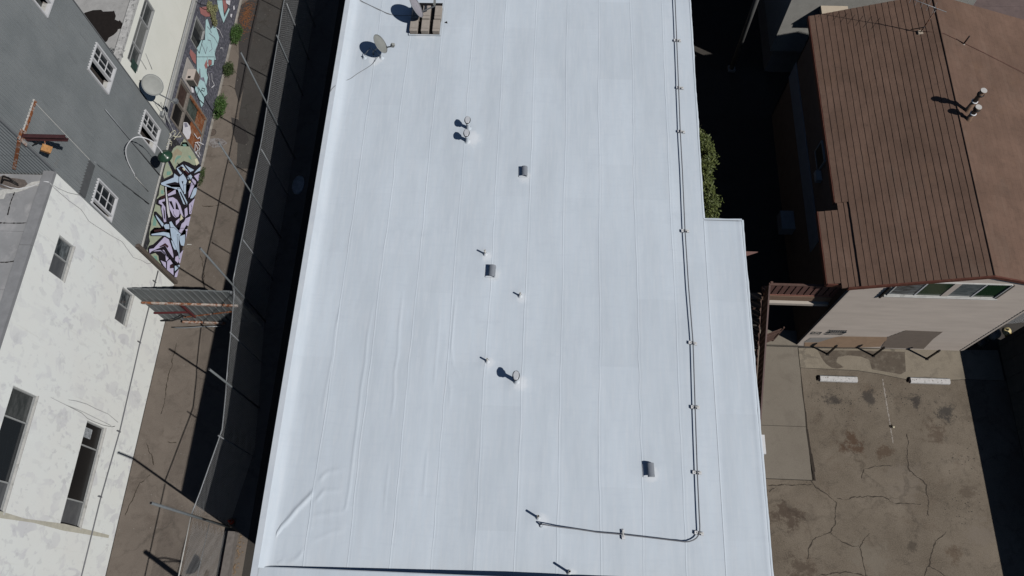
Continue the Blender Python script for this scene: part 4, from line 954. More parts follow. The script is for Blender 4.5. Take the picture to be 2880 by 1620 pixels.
w3 = frame_x(MB(), XW-.10, XW+.02, 26.62, 28.15, 2.95, 4.1, .05).build('louvre_window', FRAMEG, Cb)
for k in range(3): MB().box(XW-.09, XW-.08, 26.67+k*.49, 27.14+k*.49, 3.0, 4.05).build('pane', [LOUV,GLASS,LOUV][k], w3)
MB().box(XW-.01,XW+.015,26.3,28.6,2.0,2.04).build('trim_board', OFFW, Cb)
MB().box(XW+.0,XW+.09,21.3,60,.0,.10).build('wall_foot', plain('pale_broken_foot', (.33,.31,.28), .3, 5, .9), Cb)
ac = thing('window_air_conditioner', (XW,24.9,2.9), 'beige boxy air conditioner sticking out of the graffiti shopfront', 'air conditioner')
MB().box(XW-.1,XW+.42,24.45,25.1,3.05,3.62).build('casing', plain('beige_enamel', (.50,.44,.40), .08, 6, .6), ac)
MB().box(XW+.42,XW+.435,24.49,25.06,3.09,3.58).build('grille', plain('grille_brown', (.12,.095,.085), .5, 50, .7), ac)
MB().box(XW+.10,XW+.25,24.52,24.66,3.62,3.625).build('vent_opening', BLK, ac); MB().box(XW-.05,XW+.01,24.30,25.60,2.70,3.92).build('mounting_board', plain('pale_board', (.40,.38,.36), .1, 6, .8), ac)
MB().box(XW+.05,XW+.40,24.42,24.448,3.12,3.55).build('side_louvre', plain('dark_louvre', (.10,.10,.09), .3, 30, .7), ac)
MB().tube([(XW+.35,24.48,3.05),(XW+.38,24.4,2.8),(XW+.3,24.2,2.7)], .012, 5).build('power_cord', BLK, ac)
# satellite dish bolted to the cream wall
d3, tip3, _ = dish('wall_dish', (-17.5,21.16,7.40), (.47,-.55,.69), .43, .47, None, 'round grey satellite dish bolted to the cream wall beside the corrugated building', DISH, (-16.95,21.05,6.35), 2, (-18.25,21.55,6.95))
MB().box(tip3.x-.02,tip3.x+.16,tip3.y-.06,tip3.y+.12,tip3.z-.08,tip3.z+.10).build('switch_box', GALV, d3)
for pts in ([(21.476,5.636),(21.414,4.612),(21.456,3.915)], [(22.964,7.328),(22.696,6.546)], [(22.441,7.591),(22.363,6.956)], [(21.66,5.391),(21.686,4.234)]):
    MB().tube([(-18.26,y,z) for y,z in pts], .008, 5).build('wall_cable', FRAMEG, Cb)
MB().tube([(-18.15,21.6,5.0),(-18.05,21.3,4.7),(-17.9,20.9,4.0),(-18.1,20.7,3.9)], .02, 6).tube([(-18.2,21.8,5.3),(-18.0,21.4,4.9),(-17.95,21.0,4.2)], .012, 6).build('loose_cables', FRAMEG, Cb)
MB().box(XW,XW+.10,21.25,21.5,4.75,5.0).build('junction_box', GALV, Cb)

# ================================================================== MURAL on the low wall under the corrugated building
MW = MB().box(XW-.05, XW, 14.70, 21.20, 0, B_ZB-.1)
mural = thing('mural_wall', (XW,18,0), 'low street wall covered by a blue and lilac letter mural', 'wall')
MW.build('wall', plain('mural_base_dark', (.035,.036,.04), .4, 5, .85, grime=(.10,.10,.11), gsc=6, glo=.55, ghi=.65), mural)
MB().box(XW-.03,XW+.012,14.70,21.18,3.44,3.62).build('dark_ledge', plain('weathered_dark_ledge', (.045,.045,.048), .5, 9, .9, grime=(.16,.16,.155), gsc=12, glo=.55, ghi=.62), mural)
PC = {}
def paint(c, nm):
    if nm not in PC: PC[nm] = plain('spray_'+nm, tuple(min(.85, x*(1.35 if nm not in ('black','red') else 1)) for x in lin(c)), .10, 5, .75, spec=.25)
    return PC[nm]
COLS = {'mint':(150,158,138),'teal':(112,150,138),'black':(34,30,38),'blue':(168,186,206),'lilac':(178,172,200),'red':(62,36,40),'cream':(196,194,170),'tan':(150,142,122),
        'aqua':(160,190,194),'brick':(146,100,98),'pale':(196,196,202),'grey':(120,120,134)}
lay = [0]
def shape(col, pts, base=0, stroke=0, sc='ink', par=None):
    """a painted patch: a 1 mm skin on the wall, with an optional inked outline"""
    d = XW+.002+.0012*lay[0]; lay[0] = (lay[0]+1) % 60 if base == 0 else lay[0]
    if base: d = XW+base
    par = par or mural
    m = MB(); m.prism(pts, 'x', d-.0008, d); m.build('mural_shape', paint(COLS[col], col), par)
    if stroke: ink(pts+[pts[0]], stroke, d+.0006, par)
def ink(pts, wd, d=None, par=None, col='black'):
    if d is None: lay[0] = (lay[0]+1) % 60; d = XW+.002+.0012*lay[0]+.0006
    m = MB()
    for (a, b), (c, e) in zip(pts, pts[1:]):
        nx, ny = -(e-b), (c-a); L = hypot(nx, ny)
        if L < 1e-4: continue
        nx, ny = nx/L*wd/2, ny/L*wd/2; ux, uy = (c-a)/L*wd*.35, (e-b)/L*wd*.35
        m.quad((d,a-ux+nx,b-uy+ny),(d,a-ux-nx,b-uy-ny),(d,c+ux-nx,e+uy-ny),(d,c+ux+nx,e+uy+ny))
    m.build('mural_line', paint(COLS[col], col), par or mural)
MINT = [[(21.394,2.541),(21.735,2.036),(21.706,1.674),(21.675,1.082),(21.576,0.347),(21.277,0.516),(20.97,1.166),(20.545,1.899),(20.065,2.401),(19.866,2.463),(19.571,2.555),(19.368,2.691),(18.839,3.238),(18.984,3.501),(19.313,3.592),(19.644,3.377),(19.829,3.393),(20.063,3.122),(20.355,3.191),(20.653,3.103),(20.974,2.863),(21.179,2.556)],
 [(18.368,3.442),(17.863,3.336),(17.557,3.476),(17.294,3.416),(16.926,3.413),(16.559,3.515),(16.287,3.343),(16.013,3.347),(15.771,3.297),(16.527,1.828),(18.682,2.918)],
 [(16.285,3.03),(15.919,3.277),(15.676,3.261),(15.533,3.083),(15.219,3.137),(15.035,3.185),(14.861,2.923),(14.899,1.78),(15.277,1.364),(16.766,2.117)], [(21.724,2.37),(21.779,2.141),(21.733,1.646),(21.162,2.539)]]
for p in MINT: shape('mint', p, .0022)
for p in ([(21.365,2.4),(21.593,2.092),(21.564,1.949),(21.342,2.22)], [(20.32,2.693),(20.595,2.548),(20.797,2.237),(20.644,2.284),(20.368,2.555),(20.024,2.624)], [(21.208,1.637),(21.347,1.359),(21.223,1.163),(21.162,1.484)], [(19.293,3.161),(19.533,2.774),(19.309,2.819),(19.112,3.108)], [(16.769,3.298),(16.807,3.025),(16.427,2.907),(16.304,3.208)], [(18.168,3.266),(18.32,3.041),(18.144,2.952),(18.039,3.164)], [(15.055,2.52),(15.181,2.219),(15.019,1.989),(15.009,2.315)]): shape('teal', p, .0030)
shape('tan', [(20.364,3.116),(20.868,2.809),(20.997,2.213),(20.812,2.245),(20.51,2.709),(20.022,2.783)], .0026)
for p in ([(19.821,3.467),(19.978,3.314),(19.907,2.964),(19.806,2.432),(19.976,2.478),(20.2,2.347),(20.71,1.898),(20.943,1.372),(21.12,0.798),(21.521,0.365),(21.558,0.105),(21.471,-0.27),(21.046,-0.347),(20.527,-0.192),(20.163,-0.285),(18.266,2.949),(18.5,3.067),(18.383,3.423),(18.453,3.496),(18.697,3.281),(19.496,2.516),(19.682,3.007)],
          [(18.334,3.499),(20.546,-0.196),(20.181,-0.29),(18.767,-0.285),(18.519,-0.278),(17.948,-0.347),(17.621,-0.294),(15.843,3.155),(15.956,3.283),(16.146,3.128),(16.572,2.423),(16.663,2.879),(16.782,3.34),(16.942,3.385),(17.051,3.221),(17.076,2.564),(17.462,2.985),(17.339,3.403),(17.59,3.419),(17.872,3.191),(18.166,2.849),(18.576,3.094)],
          [(16.138,3.137),(16.671,2.298),(18.015,-0.253),(17.511,-0.247),(17.047,-0.31),(16.093,-0.367),(15.25,-0.416),(14.921,0.319),(14.933,1.191),(15.091,1.914),(15.268,2.078),(15.256,2.403),(14.917,2.88),(15.105,3.151),(15.304,3.074),(15.532,2.76),(16.271,2.171),(15.762,3.163),(15.862,3.249)]): shape('black', p, .0036)
SW = .022
for c, p in [('red',[(20.679,1.882),(21.104,0.79),(21.057,0.63),(20.771,1.284)]),
 ('blue',[(19.791,3.452),(19.837,3.32),(19.688,2.494),(19.586,2.562),(19.652,2.992)]),('blue',[(19.935,2.417),(20.494,1.915),(20.494,1.099),(20.416,1.19),(20.342,1.963),(20.032,2.262),(20.074,1.743),(19.879,1.895)]),
 ('blue',[(20.576,1.787),(20.929,0.7),(20.839,0.744),(20.587,1.015)]),('blue',[(20.696,0.671),(21.101,0.425),(21.542,0.096),(21.482,-0.217),(21.129,0.21)]),
 ('lilac',[(20.622,0.588),(21.049,0.169),(21.29,-0.221),(21.04,-0.302),(20.618,-0.238),(20.614,0.084)]),('blue',[(20.214,1.217),(20.513,0.933),(20.506,0.708),(20.282,0.77),(20.094,1.112)]),
 ('blue',[(19.39,2.463),(19.609,2.494),(19.705,2.014),(19.396,1.898),(19.254,2.233),(18.987,2.577),(18.691,2.972),(18.859,2.433),(19.326,1.614),(19.094,1.703),(18.814,2.41),(18.588,2.92),(18.417,3.366),(18.487,3.439)]),
 ('blue',[(19.709,1.974),(20.078,1.703),(20.067,1.357),(19.976,1.139),(19.76,1.158),(19.361,1.083),(19.265,1.246),(19.342,1.621),(19.492,1.905)]),('black',[(19.645,1.651),(19.768,1.482),(19.569,1.443)]),
 ('lilac',[(20.422,0.709),(20.509,0.259),(20.397,0.201),(19.708,0.522),(19.57,0.758),(20.087,0.715)]),('blue',[(20.085,0.268),(20.452,-0.137),(20.143,-0.25),(19.774,0.378)]),
 ('red',[(20.102,2.215),(20.342,1.963),(20.457,1.124),(20.246,1.233)]),('cream',[(20.25,1.916),(20.385,1.733),(20.373,1.556),(20.226,1.694)]),('cream',[(20.076,0.973),(20.214,0.78),(20.099,0.765),(19.992,0.908)]),('cream',[(21.406,0.944),(21.629,0.696),(21.538,0.373),(21.25,0.593)]),
 ('lilac',[(18.316,2.656),(18.972,2.037),(18.778,1.898),(18.247,2.543)]),('lilac',[(17.628,3.255),(18.018,2.774),(17.885,2.707),(17.704,2.957),(17.665,2.557),(17.061,2.137),(16.933,2.341),(17.378,2.868),(17.572,2.89),(17.481,3.217)]),
 ('black',[(17.55,2.728),(17.454,2.527),(17.072,2.258),(17.14,2.445)]),('lilac',[(18.202,2.52),(18.479,2.109),(18.574,1.672),(18.495,1.22),(18.135,0.616),(18.11,1.024),(18.375,1.572),(18.395,1.744),(18.091,1.59),(18.238,1.255),(18.105,1.105),(17.88,1.156),(17.678,1.421),(17.649,1.688),(17.779,2.15)]),
 ('black',[(18.309,1.62),(18.238,1.255),(18.146,1.455)]),('black',[(18.073,2.377),(18.227,2.14),(18.021,1.716),(17.953,1.802)]),('blue',[(19.076,1.928),(19.264,1.611),(19.024,0.64),(18.848,0.594),(18.704,0.991),(18.88,1.416)]),
 ('black',[(19.054,1.629),(19.129,1.501),(18.88,0.61),(18.773,0.727)]),('blue',[(19.571,1.432),(19.728,1.171),(19.303,0.998),(19.176,1.146)]),('lilac',[(20.007,0.705),(20.232,0.33),(19.427,0.541),(19.239,0.619),(19.553,0.78)]),
 ('blue',[(20.011,0.351),(20.397,-0.087),(20.118,-0.184),(19.49,0.219),(19.316,0.484)]),('lilac',[(19.006,0.457),(19.953,-0.223),(19.333,-0.266),(18.783,-0.277),(18.568,0.19)]),('lilac',[(18.542,0.781),(18.786,0.562),(18.462,0.31),(18.156,0.541)]),
 ('lilac',[(17.541,1.351),(17.92,1.011),(17.685,0.974),(17.344,1.211)]),('cream',[(18.128,0.991),(18.034,0.692),(17.749,0.965)]),('lilac',[(18.176,0.466),(18.53,0.038),(18.551,-0.261),(18.043,-0.298),(17.884,0.231),(17.264,0.51),(17.237,0.788),(17.713,0.738),(17.963,0.529)]),
 ('pale',[(18.487,3.05),(18.602,2.954),(18.237,2.693),(17.919,2.377),(17.468,1.914),(17.322,2.075),(17.494,2.317),(18.168,2.812)]),
 ('blue',[(16.857,3.305),(16.875,3.205),(16.842,2.371),(16.738,2.356),(16.646,2.423),(16.746,3.068)]),('blue',[(16.752,2.363),(16.938,2.19),(17.086,1.878),(16.878,1.733),(16.685,2.1)]),
 ('blue',[(17.176,1.923),(17.321,1.76),(17.258,1.41),(17.26,0.592),(17.15,0.619),(16.768,1.361)]),('lilac',[(17.658,0.245),(17.902,-0.107),(17.875,-0.208),(17.603,-0.259),(17.479,-0.018)]),
 ('red',[(16.132,3.085),(16.558,2.378),(16.72,1.926),(16.075,2.985)]),('red',[(17.824,3.242),(18.119,2.863),(18.03,2.819),(17.784,3.147)]),('red',[(18.774,2.338),(18.311,2.73),(18.433,2.753)]),
 ('blue',[(15.862,3.213),(16.478,2.238),(16.703,1.697),(16.556,1.466),(16.463,1.576),(16.378,1.997),(16.178,2.425),(15.791,3.177)]),('blue',[(16.96,1.749),(17.158,1.373),(17.205,0.578),(16.763,0.644),(16.149,0.208),(16.253,0.508),(16.573,1.396)]),
 ('blue',[(17.044,0.663),(17.412,0.177),(17.083,0.01),(16.813,0.0),(16.694,0.318),(16.873,0.618)]),('lilac',[(17.433,0.778),(17.678,0.313),(17.251,0.602),(17.194,0.863)]),('lilac',[(17.59,0.139),(17.631,-0.055),(17.217,-0.137),(17.147,-0.0)]),
 ('lilac',[(16.318,2.043),(16.402,1.584),(16.107,1.04),(15.911,0.821),(15.758,0.744),(15.846,1.42),(15.948,1.78),(15.344,2.557),(15.116,2.838),(14.947,2.966),(15.133,3.094),(15.345,2.738)]),('red',[(15.634,2.3),(16.067,1.84),(16.086,1.463),(15.935,1.542),(15.962,1.787),(15.678,2.173)]),
 ('blue',[(16.466,1.42),(16.502,1.2),(16.298,0.613),(16.186,0.84),(16.244,1.07)]),('lilac',[(15.329,2.549),(15.724,1.819),(15.561,1.158),(15.277,1.364),(15.546,1.577),(15.502,2.084),(15.13,2.809)]),
 ('lilac',[(16.257,0.263),(17.029,-0.276),(16.567,-0.296),(16.093,-0.324),(15.792,0.068),(15.853,0.223),(16.024,0.186)]),('lilac',[(15.912,0.62),(16.1,0.389),(16.024,0.186),(15.745,0.209),(15.729,0.568)]),('lilac',[(15.12,1.929),(15.262,1.357),(14.978,1.213),(14.997,1.49)]),
 ('lilac',[(15.351,1.286),(15.591,1.056),(15.5,0.693),(15.319,0.918),(15.168,0.881),(15.347,0.535),(14.996,0.357),(14.962,1.128)]),('red',[(15.304,0.911),(15.454,0.629),(15.332,0.568),(15.198,0.818)]),('blue',[(15.484,0.484),(15.84,-0.116),(15.638,-0.01),(15.224,0.352)]),
 ('lilac',[(15.162,0.28),(15.591,-0.034),(15.56,-0.258),(15.266,-0.45),(14.951,0.254)]),('blue',[(16.987,0.963),(17.054,0.833),(16.04,0.153),(15.993,0.253)])]:
    shape(c, p, 0, SW if c in ('blue','lilac','pale') else 0)
for p in ([(19.067,0.313),(19.015,0.154),(18.853,0.115),(18.65,0.188)],[(17.843,1.826),(17.724,1.726),(17.706,1.476)],[(17.995,1.622),(17.828,1.538),(17.85,1.427),(18.001,1.258)],[(15.694,1.842),(15.725,1.59),(15.682,0.705),(15.699,0.227),(16.062,-0.34)],
          [(15.845,1.574),(15.951,1.434),(15.725,1.59)],[(16.629,1.621),(16.537,1.652),(16.51,1.482)],[(20.586,1.835),(20.551,1.04),(20.564,0.648),(20.598,0.076),(20.511,-0.2)],[(20.556,0.999),(20.828,0.694),(21.546,0.192)],[(20.506,0.708),(20.291,0.686)],
          [(19.525,0.896),(18.949,0.558),(18.452,0.218)],[(18.661,0.926),(18.106,0.559),(17.812,0.366)],[(17.066,1.592),(16.912,1.154)]): ink(p, .020)
for p in ([(21.141,3.651),(21.346,3.564),(21.531,3.369),(21.473,3.241),(21.265,3.33),(21.124,3.499),(21.366,3.04),(21.636,2.68),(21.59,2.857)],[(21.737,2.931),(21.525,3.023),(21.059,3.274)],[(20.286,3.781),(20.473,3.643),(20.51,3.801),(20.686,3.468)],[(20.794,3.523),(20.83,3.398),(20.62,3.387)],[(20.639,3.68),(20.723,3.769),(20.853,3.647),(20.812,3.532),(20.669,3.601)],[(20.83,3.683),(21.021,3.685),(21.062,3.8)]): ink(p, .035, None, mural, 'cream')
# upper street wall graffiti
for c, p, st in [('aqua',[(28.715,3.172),(28.936,3.056),(28.847,2.777),(28.718,2.476),(29.171,2.292),(29.318,2.065),(29.185,1.628),(29.097,1.396),(28.684,1.368),(27.893,1.45),(27.703,1.168),(26.121,3.07),(26.72,3.322),(26.964,3.228),(27.412,3.125),(27.718,2.774)],1),
 ('brick',[(28.758,4.038),(29.533,3.306),(29.381,2.759),(29.158,2.938),(28.833,3.29),(28.578,3.78)],0),('brick',[(26.153,3.889),(26.302,3.271),(26.058,3.146),(25.776,3.485),(25.887,3.858)],0),('brick',[(31.182,2.037),(31.592,1.609),(31.349,1.286),(30.696,1.466)],1),
 ('aqua',[(30.663,2.578),(31.182,2.037),(30.697,1.594),(30.574,1.402),(31.432,1.198),(31.455,1.011),(30.17,1.32),(30.279,1.884),(30.444,2.342)],1),('pale',[(31.509,1.695),(32.013,1.169),(31.64,1.108),(31.388,1.567)],1),
 ('pale',[(31.96,0.737),(32.131,0.622),(31.986,0.477),(31.794,0.582)],0),('pale',[(31.332,0.813),(31.479,0.621),(31.208,0.615),(31.166,0.794)],0),
 ('aqua',[(26.268,3.145),(27.715,1.419),(27.247,1.298),(26.623,1.922),(26.317,1.822),(26.181,1.578),(25.659,1.542),(25.364,1.215),(24.974,1.477),(24.612,1.348),(24.275,1.514),(24.518,1.973),(24.698,2.773),(25.205,2.601)],1),
 ('brick',[(27.11,1.94),(27.311,1.631),(27.114,1.529),(26.83,1.737),(26.832,1.972)],1),('brick',[(26.469,2.245),(26.94,2.143),(26.656,1.881),(26.406,1.984)],0),('brick',[(25.828,3.67),(26.204,3.221),(25.864,3.047),(25.789,3.332)],0),
 ('grey',[(25.183,2.425),(25.997,2.621),(25.632,2.267),(25.875,1.997),(25.719,1.745),(25.524,2.267)],0),('pale',[(24.49,3.039),(24.668,2.811),(24.425,2.58),(24.278,2.772)],0),
 ('pale',[(22.386,2.86),(22.609,2.512),(22.63,2.157),(22.402,1.935),(22.012,1.947),(21.843,2.121),(21.872,2.699)],0),('grey',[(22.389,2.785),(22.563,2.54),(22.476,2.34),(22.225,2.625)],0)]:
    shape(c, p, 0, .025 if st else 0, par=Cb if c != 'zz' else mural)
for p, wd, c in [([(28.379,2.536),(28.615,1.944),(28.627,1.401),(27.957,1.544)],.03,'grey'),([(27.961,2.496),(28.134,2.233),(27.882,1.866),(27.519,2.093)],.03,'grey'),([(27.259,3.046),(27.192,2.674),(27.114,2.406),(27.561,2.405)],.03,'grey'),([(28.512,2.895),(28.61,2.596),(28.578,2.344)],.03,'grey'),
 ([(29.239,2.024),(29.421,1.626),(29.363,1.093)],.035,'pale'),([(28.611,1.081),(28.818,0.873),(28.772,0.722)],.03,'pale'),([(28.844,3.916),(28.963,4.088),(29.276,4.027)],.02,'black'),([(28.692,4.549),(28.996,3.994),(29.572,3.326)],.02,'black'),([(28.847,3.973),(29.036,3.622),(29.379,3.226)],.02,'black'),
 ([(26.645,1.346),(26.362,1.14),(26.325,0.76),(25.972,0.999)],.045,'pale'),([(25.854,1.292),(26.162,1.393),(26.377,1.679)],.035,'pale'),([(25.016,1.951),(25.213,1.94),(25.395,1.636),(25.215,1.658),(25.055,1.97)],.03,'black'),([(24.512,2.19),(24.471,1.894),(24.612,1.348)],.05,'black'),
 ([(27.091,2.163),(26.743,1.809)],.03,'pale'),([(26.284,1.863),(26.676,1.481),(26.821,1.198)],.03,'grey'),([(25.145,2.405),(25.92,2.582)],.03,'grey'),([(25.798,2.127),(25.595,1.624),(25.474,1.214)],.025,'grey'),
 ([(22.536,1.629),(22.528,1.19),(22.773,0.983),(22.558,0.761)],.05,'pale'),([(22.171,1.335),(22.429,1.029),(22.649,0.469)],.05,'pale'),([(22.095,1.295),(21.762,1.179),(21.77,0.856),(21.769,0.579)],.07,'pale'),([(22.308,1.132),(22.308,0.745),(22.005,0.811),(21.92,0.546)],.06,'pale'),([(22.138,1.154),(22.028,0.933),(21.812,0.987)],.07,'pale')]:
    ink(p, wd, None, Cb, c)

# ================================================================== PLANTS AND STREET BITS IN THE ALLEY
def leaves(m, c, rad, n, s, rr, shell=.35, up=.5):
    for _ in range(n):
        while True:
            d = Vector((rr.uniform(-1,1), rr.uniform(-1,1), rr.uniform(-1,1)))
            if .05 < d.length <= 1: break
        d = d.normalized()*(shell+(1-shell)*rr.random()**.6)
        q = .82+.30*mn.noise(Vector((d.x*2.3+c[0], d.y*2.3+c[1], d.z*2.3)))*1.2
        p = Vector((c[0]+d.x*rad[0]*q, c[1]+d.y*rad[1]*q, c[2]+d.z*rad[2]*q))
        if p.z < .02: continue
        a = Vector((rr.uniform(-1,1), rr.uniform(-1,1), rr.uniform(-.6,.6))).normalized(); b = a.cross(Vector((rr.uniform(-1,1), rr.uniform(-1,1), up+rr.random()))).normalized()
        l = s*rr.uniform(.6,1.4); w_ = l*.45; o = len(m.v)
        m.v += [tuple(p-a*l), tuple(p+b*w_), tuple(p+a*l), tuple(p-b*w_)]; m.f.append((o,o+1,o+2,o+3)); m.sm.append(False)
def bush(name, c, rad, n, s, mat, label, seed, stems=5):
    rr = random.Random(seed); t = thing(name, (c[0], c[1], 0), label, 'shrub', 'shrubs at the foot of the graffiti wall')
    m = MB(); leaves(m, c, rad, n, s, rr); m.build('foliage', mat, t)
    st = MB()
    for _ in range(stems): a = rr.uniform(0,6.28); st.tube([(c[0],c[1],0),(c[0]+cos(a)*rad[0]*.6,c[1]+sin(a)*rad[1]*.6,c[2]+rad[2]*.3)], [.012,.005], 5)
    st.build('stems', BARK, t)
bush('shrub', (-17.95,30.35,.28), (.42,.85,.38), 2600, .032, LEAFB, 'rounded green shrub nearest the top of the alley', 1)
bush('shrub', (-17.95,27.85,.25), (.38,.60,.34), 1900, .030, LEAFA, 'smallest, dullest shrub in the middle of the alley wall', 2)
bush('shrub', (-17.92,25.25,.25), (.40,1.0,.36), 2800, .032, LEAFB, 'longest bright green shrub below the air conditioner', 3)
bush('weed_clump', (-18.1,20.9,.12), (.18,.8,.16), 500, .03, LEAFA, 'thin strip of weeds between mural and sewer cover', 4, 2)
bush('shrub', (-17.6,34.2,.3), (.5,.8,.4), 1500, .035, LEAFA, 'green shrub tip cut off by the top edge', 9)
rr = random.Random(8); m = MB()
for k in range(650):
    x = -17.72+rr.gauss(0,.20); y = 31.9+rr.gauss(0,.62); a = rr.uniform(0,6.28); s_ = rr.uniform(.02,.05)
    if x < XW+.05: continue
    m.quad((x-s_*cos(a),y-s_*sin(a),.012+rr.random()*.03),(x+s_*.5*sin(a),y-s_*.5*cos(a),.012),(x+s_*cos(a),y+s_*sin(a),.012+rr.random()*.03),(x-s_*.5*sin(a),y+s_*.5*cos(a),.012))
o = m.build('dead_leaves', ORANGE); o['kind'] = 'stuff'; tag(o, 'orange dead leaves piled at the foot of the graffiti wall', 'leaves')
# dry climbing plant on the wall
rr = random.Random(21); cl = thing('dry_climber', (-18.2,28.9,0), 'yellowish dry climber hanging on the graffiti wall at the top', 'plant')
m = MB(); ctr = [(29.576,3.294),(29.529,2.976),(29.369,2.775),(29.285,2.552),(29.204,2.45),(29.349,3.351),(29.948,2.714)]
for (y, z) in ctr: leaves(m, (XW+.14, y, z), (.14,.28,.26), 130, .05, rr, .1)
m.build('foliage', LEAFD, cl); st = MB()
for k in range(14):
    y, z = ctr[0]; st.tube([(XW+.05,y+rr.uniform(-.3,.3),z+.2),(XW+.18,y+rr.uniform(-.5,.3),z-.4),(XW+.10,ctr[4][0]+rr.uniform(-.2,.2),ctr[4][1]+rr.uniform(-.1,.3))], .008, 4)
st.build('stems', LEAFD, cl)
MB().box(XW,XW+.22,*sorted((ctr[0][0]+.25,ctr[0][0]+.75)),3.6,3.95).build('old_meter_box', plain('rusty_grey_box', (.28,.25,.22), .2, 8, .8), Cb)
mh = thing('manhole_cover', (-17.42,23.7,0), 'round stained sewer cover in the alley by the end of the mural', 'manhole cover')
mx, my = [(-18.154,23.734)][0]; mh.location = (mx, my, 0)
MB().lathe((mx,my,.002), [(.19,0),(.19,.006)], 28).build('cover', plain('rusty_cover', (.12,.095,.08), .3, 16, .8), mh)
m = MB(); n = 32; v = [(mx+r*cos(2*pi*k/n), my+r*sin(2*pi*k/n), .012) for r in (.195,.225) for k in range(n)]; m.add(v, [(k, (k+1) % n, n+(k+1) % n, n+k) for k in range(n)]); m.build('ring', plain('dark_ring', (.06,.05,.045), .2, 9, .8), mh)
m = MB()
for k in range(9): m.lathe((mx+random.uniform(-.1,.1),my+random.uniform(-.1,.1),.006), [(.015,0),(.015,.006)], 6)
m.build('pick_holes', BLK, mh)
sp = struct(MB().prism([(-18.302,23.292),(-18.026,23.391),(-17.529,23.359),(-17.184,23.093),(-17.432,22.858),(-17.9,22.754),(-18.17,22.929)], 'z', .001, .003).build('spilled_paint', plain('spilled_white_paint', (.26,.25,.25), .25, 14, .9, grime=(.13,.11,.10), gsc=6, glo=.45, ghi=.6)))
struct(MB().prism([(-17.303,24.763),(-16.925,24.655),(-16.385,24.084),(-16.045,23.285),(-16.186,22.984),(-16.725,23.152),(-17.029,23.834)], 'z', .001, .0045).build('tar_patch', plain('dark_tar', (.055,.05,.048), .2, 14, .9)))
struct(MB().prism([(-18.393,32.585),(-17.81,33.144),(-17.064,33.16),(-16.784,29.968),(-16.877,27.93),(-17.042,25.721),(-17.462,26.68),(-17.632,28.921)], 'z', .001, .0035).build('tar_patch', MATS['dark_tar']))
solo(MB().box(*[a for a in (-17.6,-17.38)], 19.1, 19.14, 0, .02), 'paper_scrap', OFFW, 'pale scrap of paper on the alley beside the mural', 'litter', (-17.5,19.1,0))
bpy.data.objects['paper_scrap'].location = (*[(-17.995,16.887)][0], .004)
m = MB(); rr = random.Random(77)
for k in range(260):
    x = rr.uniform(-18.2,-13.5); y = rr.uniform(0,33); s_ = rr.uniform(.008,.022); a = rr.random()*3
    m.quad((x-s_,y-s_*.6,.008),(x+s_*.7,y-s_,.01),(x+s_,y+s_*.6,.012),(x-s_*.6,y+s_,.009))
o = m.build('grit', plain('pale_grit', (.30,.28,.25), .4, 30, .9)); o['kind'] = 'stuff'; tag(o, 'specks of pale grit scattered over the alley', 'litter')
# things in the shaded strip between fence and main building
solo(MB().box(-11.2,-11.05,-6,40,0,.12), 'low_kerb', plain('old_kerb', (.14,.135,.13), .2, 3, .9), 'low kerb line in the dark strip beside the white roof', 'kerb', (-11.1,10,0))
solo(MB().lathe((-11.0,17.35,.005), [(.45,0),(.40,.02),(.2,.03)], 18, sx=.75, sy=1.3), 'white_residue', plain('white_residue', (.42,.43,.44), .3, 6, .8), 'pale oval splash of residue in the dark strip left of the white roof', 'stain', (-11.0,17.35,0))
bpy.data.objects['white_residue'].location = (*[(-12.917,20.587)][0], 0)

# ================================================================== TREE in the gap on the right
def tree(c, h, r, label, seed):
    rr = random.Random(seed); t = thing('tree', (c[0], c[1], 0), label, 'tree')
    MB().tube([(c[0],c[1],0),(c[0]+.05,c[1]+.1,h*.4),(c[0]-.03,c[1]+.2,h*.85)], [.12,.08,.04], 8).build('trunk', BARK, t)
    m = MB(); st = MB()
    for k in range(30):
        f_ = k/29; cy = c[1]-2.1+4.4*f_; cz = h-.5+.35*mn.noise(Vector((f_*5,2,seed)))-.7*abs(f_-.55); cx = c[0]+.12*sin(f_*11)+rr.uniform(-.08,.18)
        if f_ > .93: cx -= .2
        leaves(m, (cx, cy, cz), (r*rr.uniform(.55,.95), .40, .6), 260, .065, rr, .2)
        leaves(m, (cx-.1, cy, cz-1.3), (r*.9, .45, .9), 110, .07, rr, .2)
        st.tube([(c[0],c[1],h*.35),(cx,cy,cz-.2)], [.03,.008], 5)
    m.build('crown', LEAFT, t); st.build('limbs', BARK, t)
tree((7.05,18.35), 6.3, .58, 'narrow leafy tree squeezed against the right side of the white roof', 3)

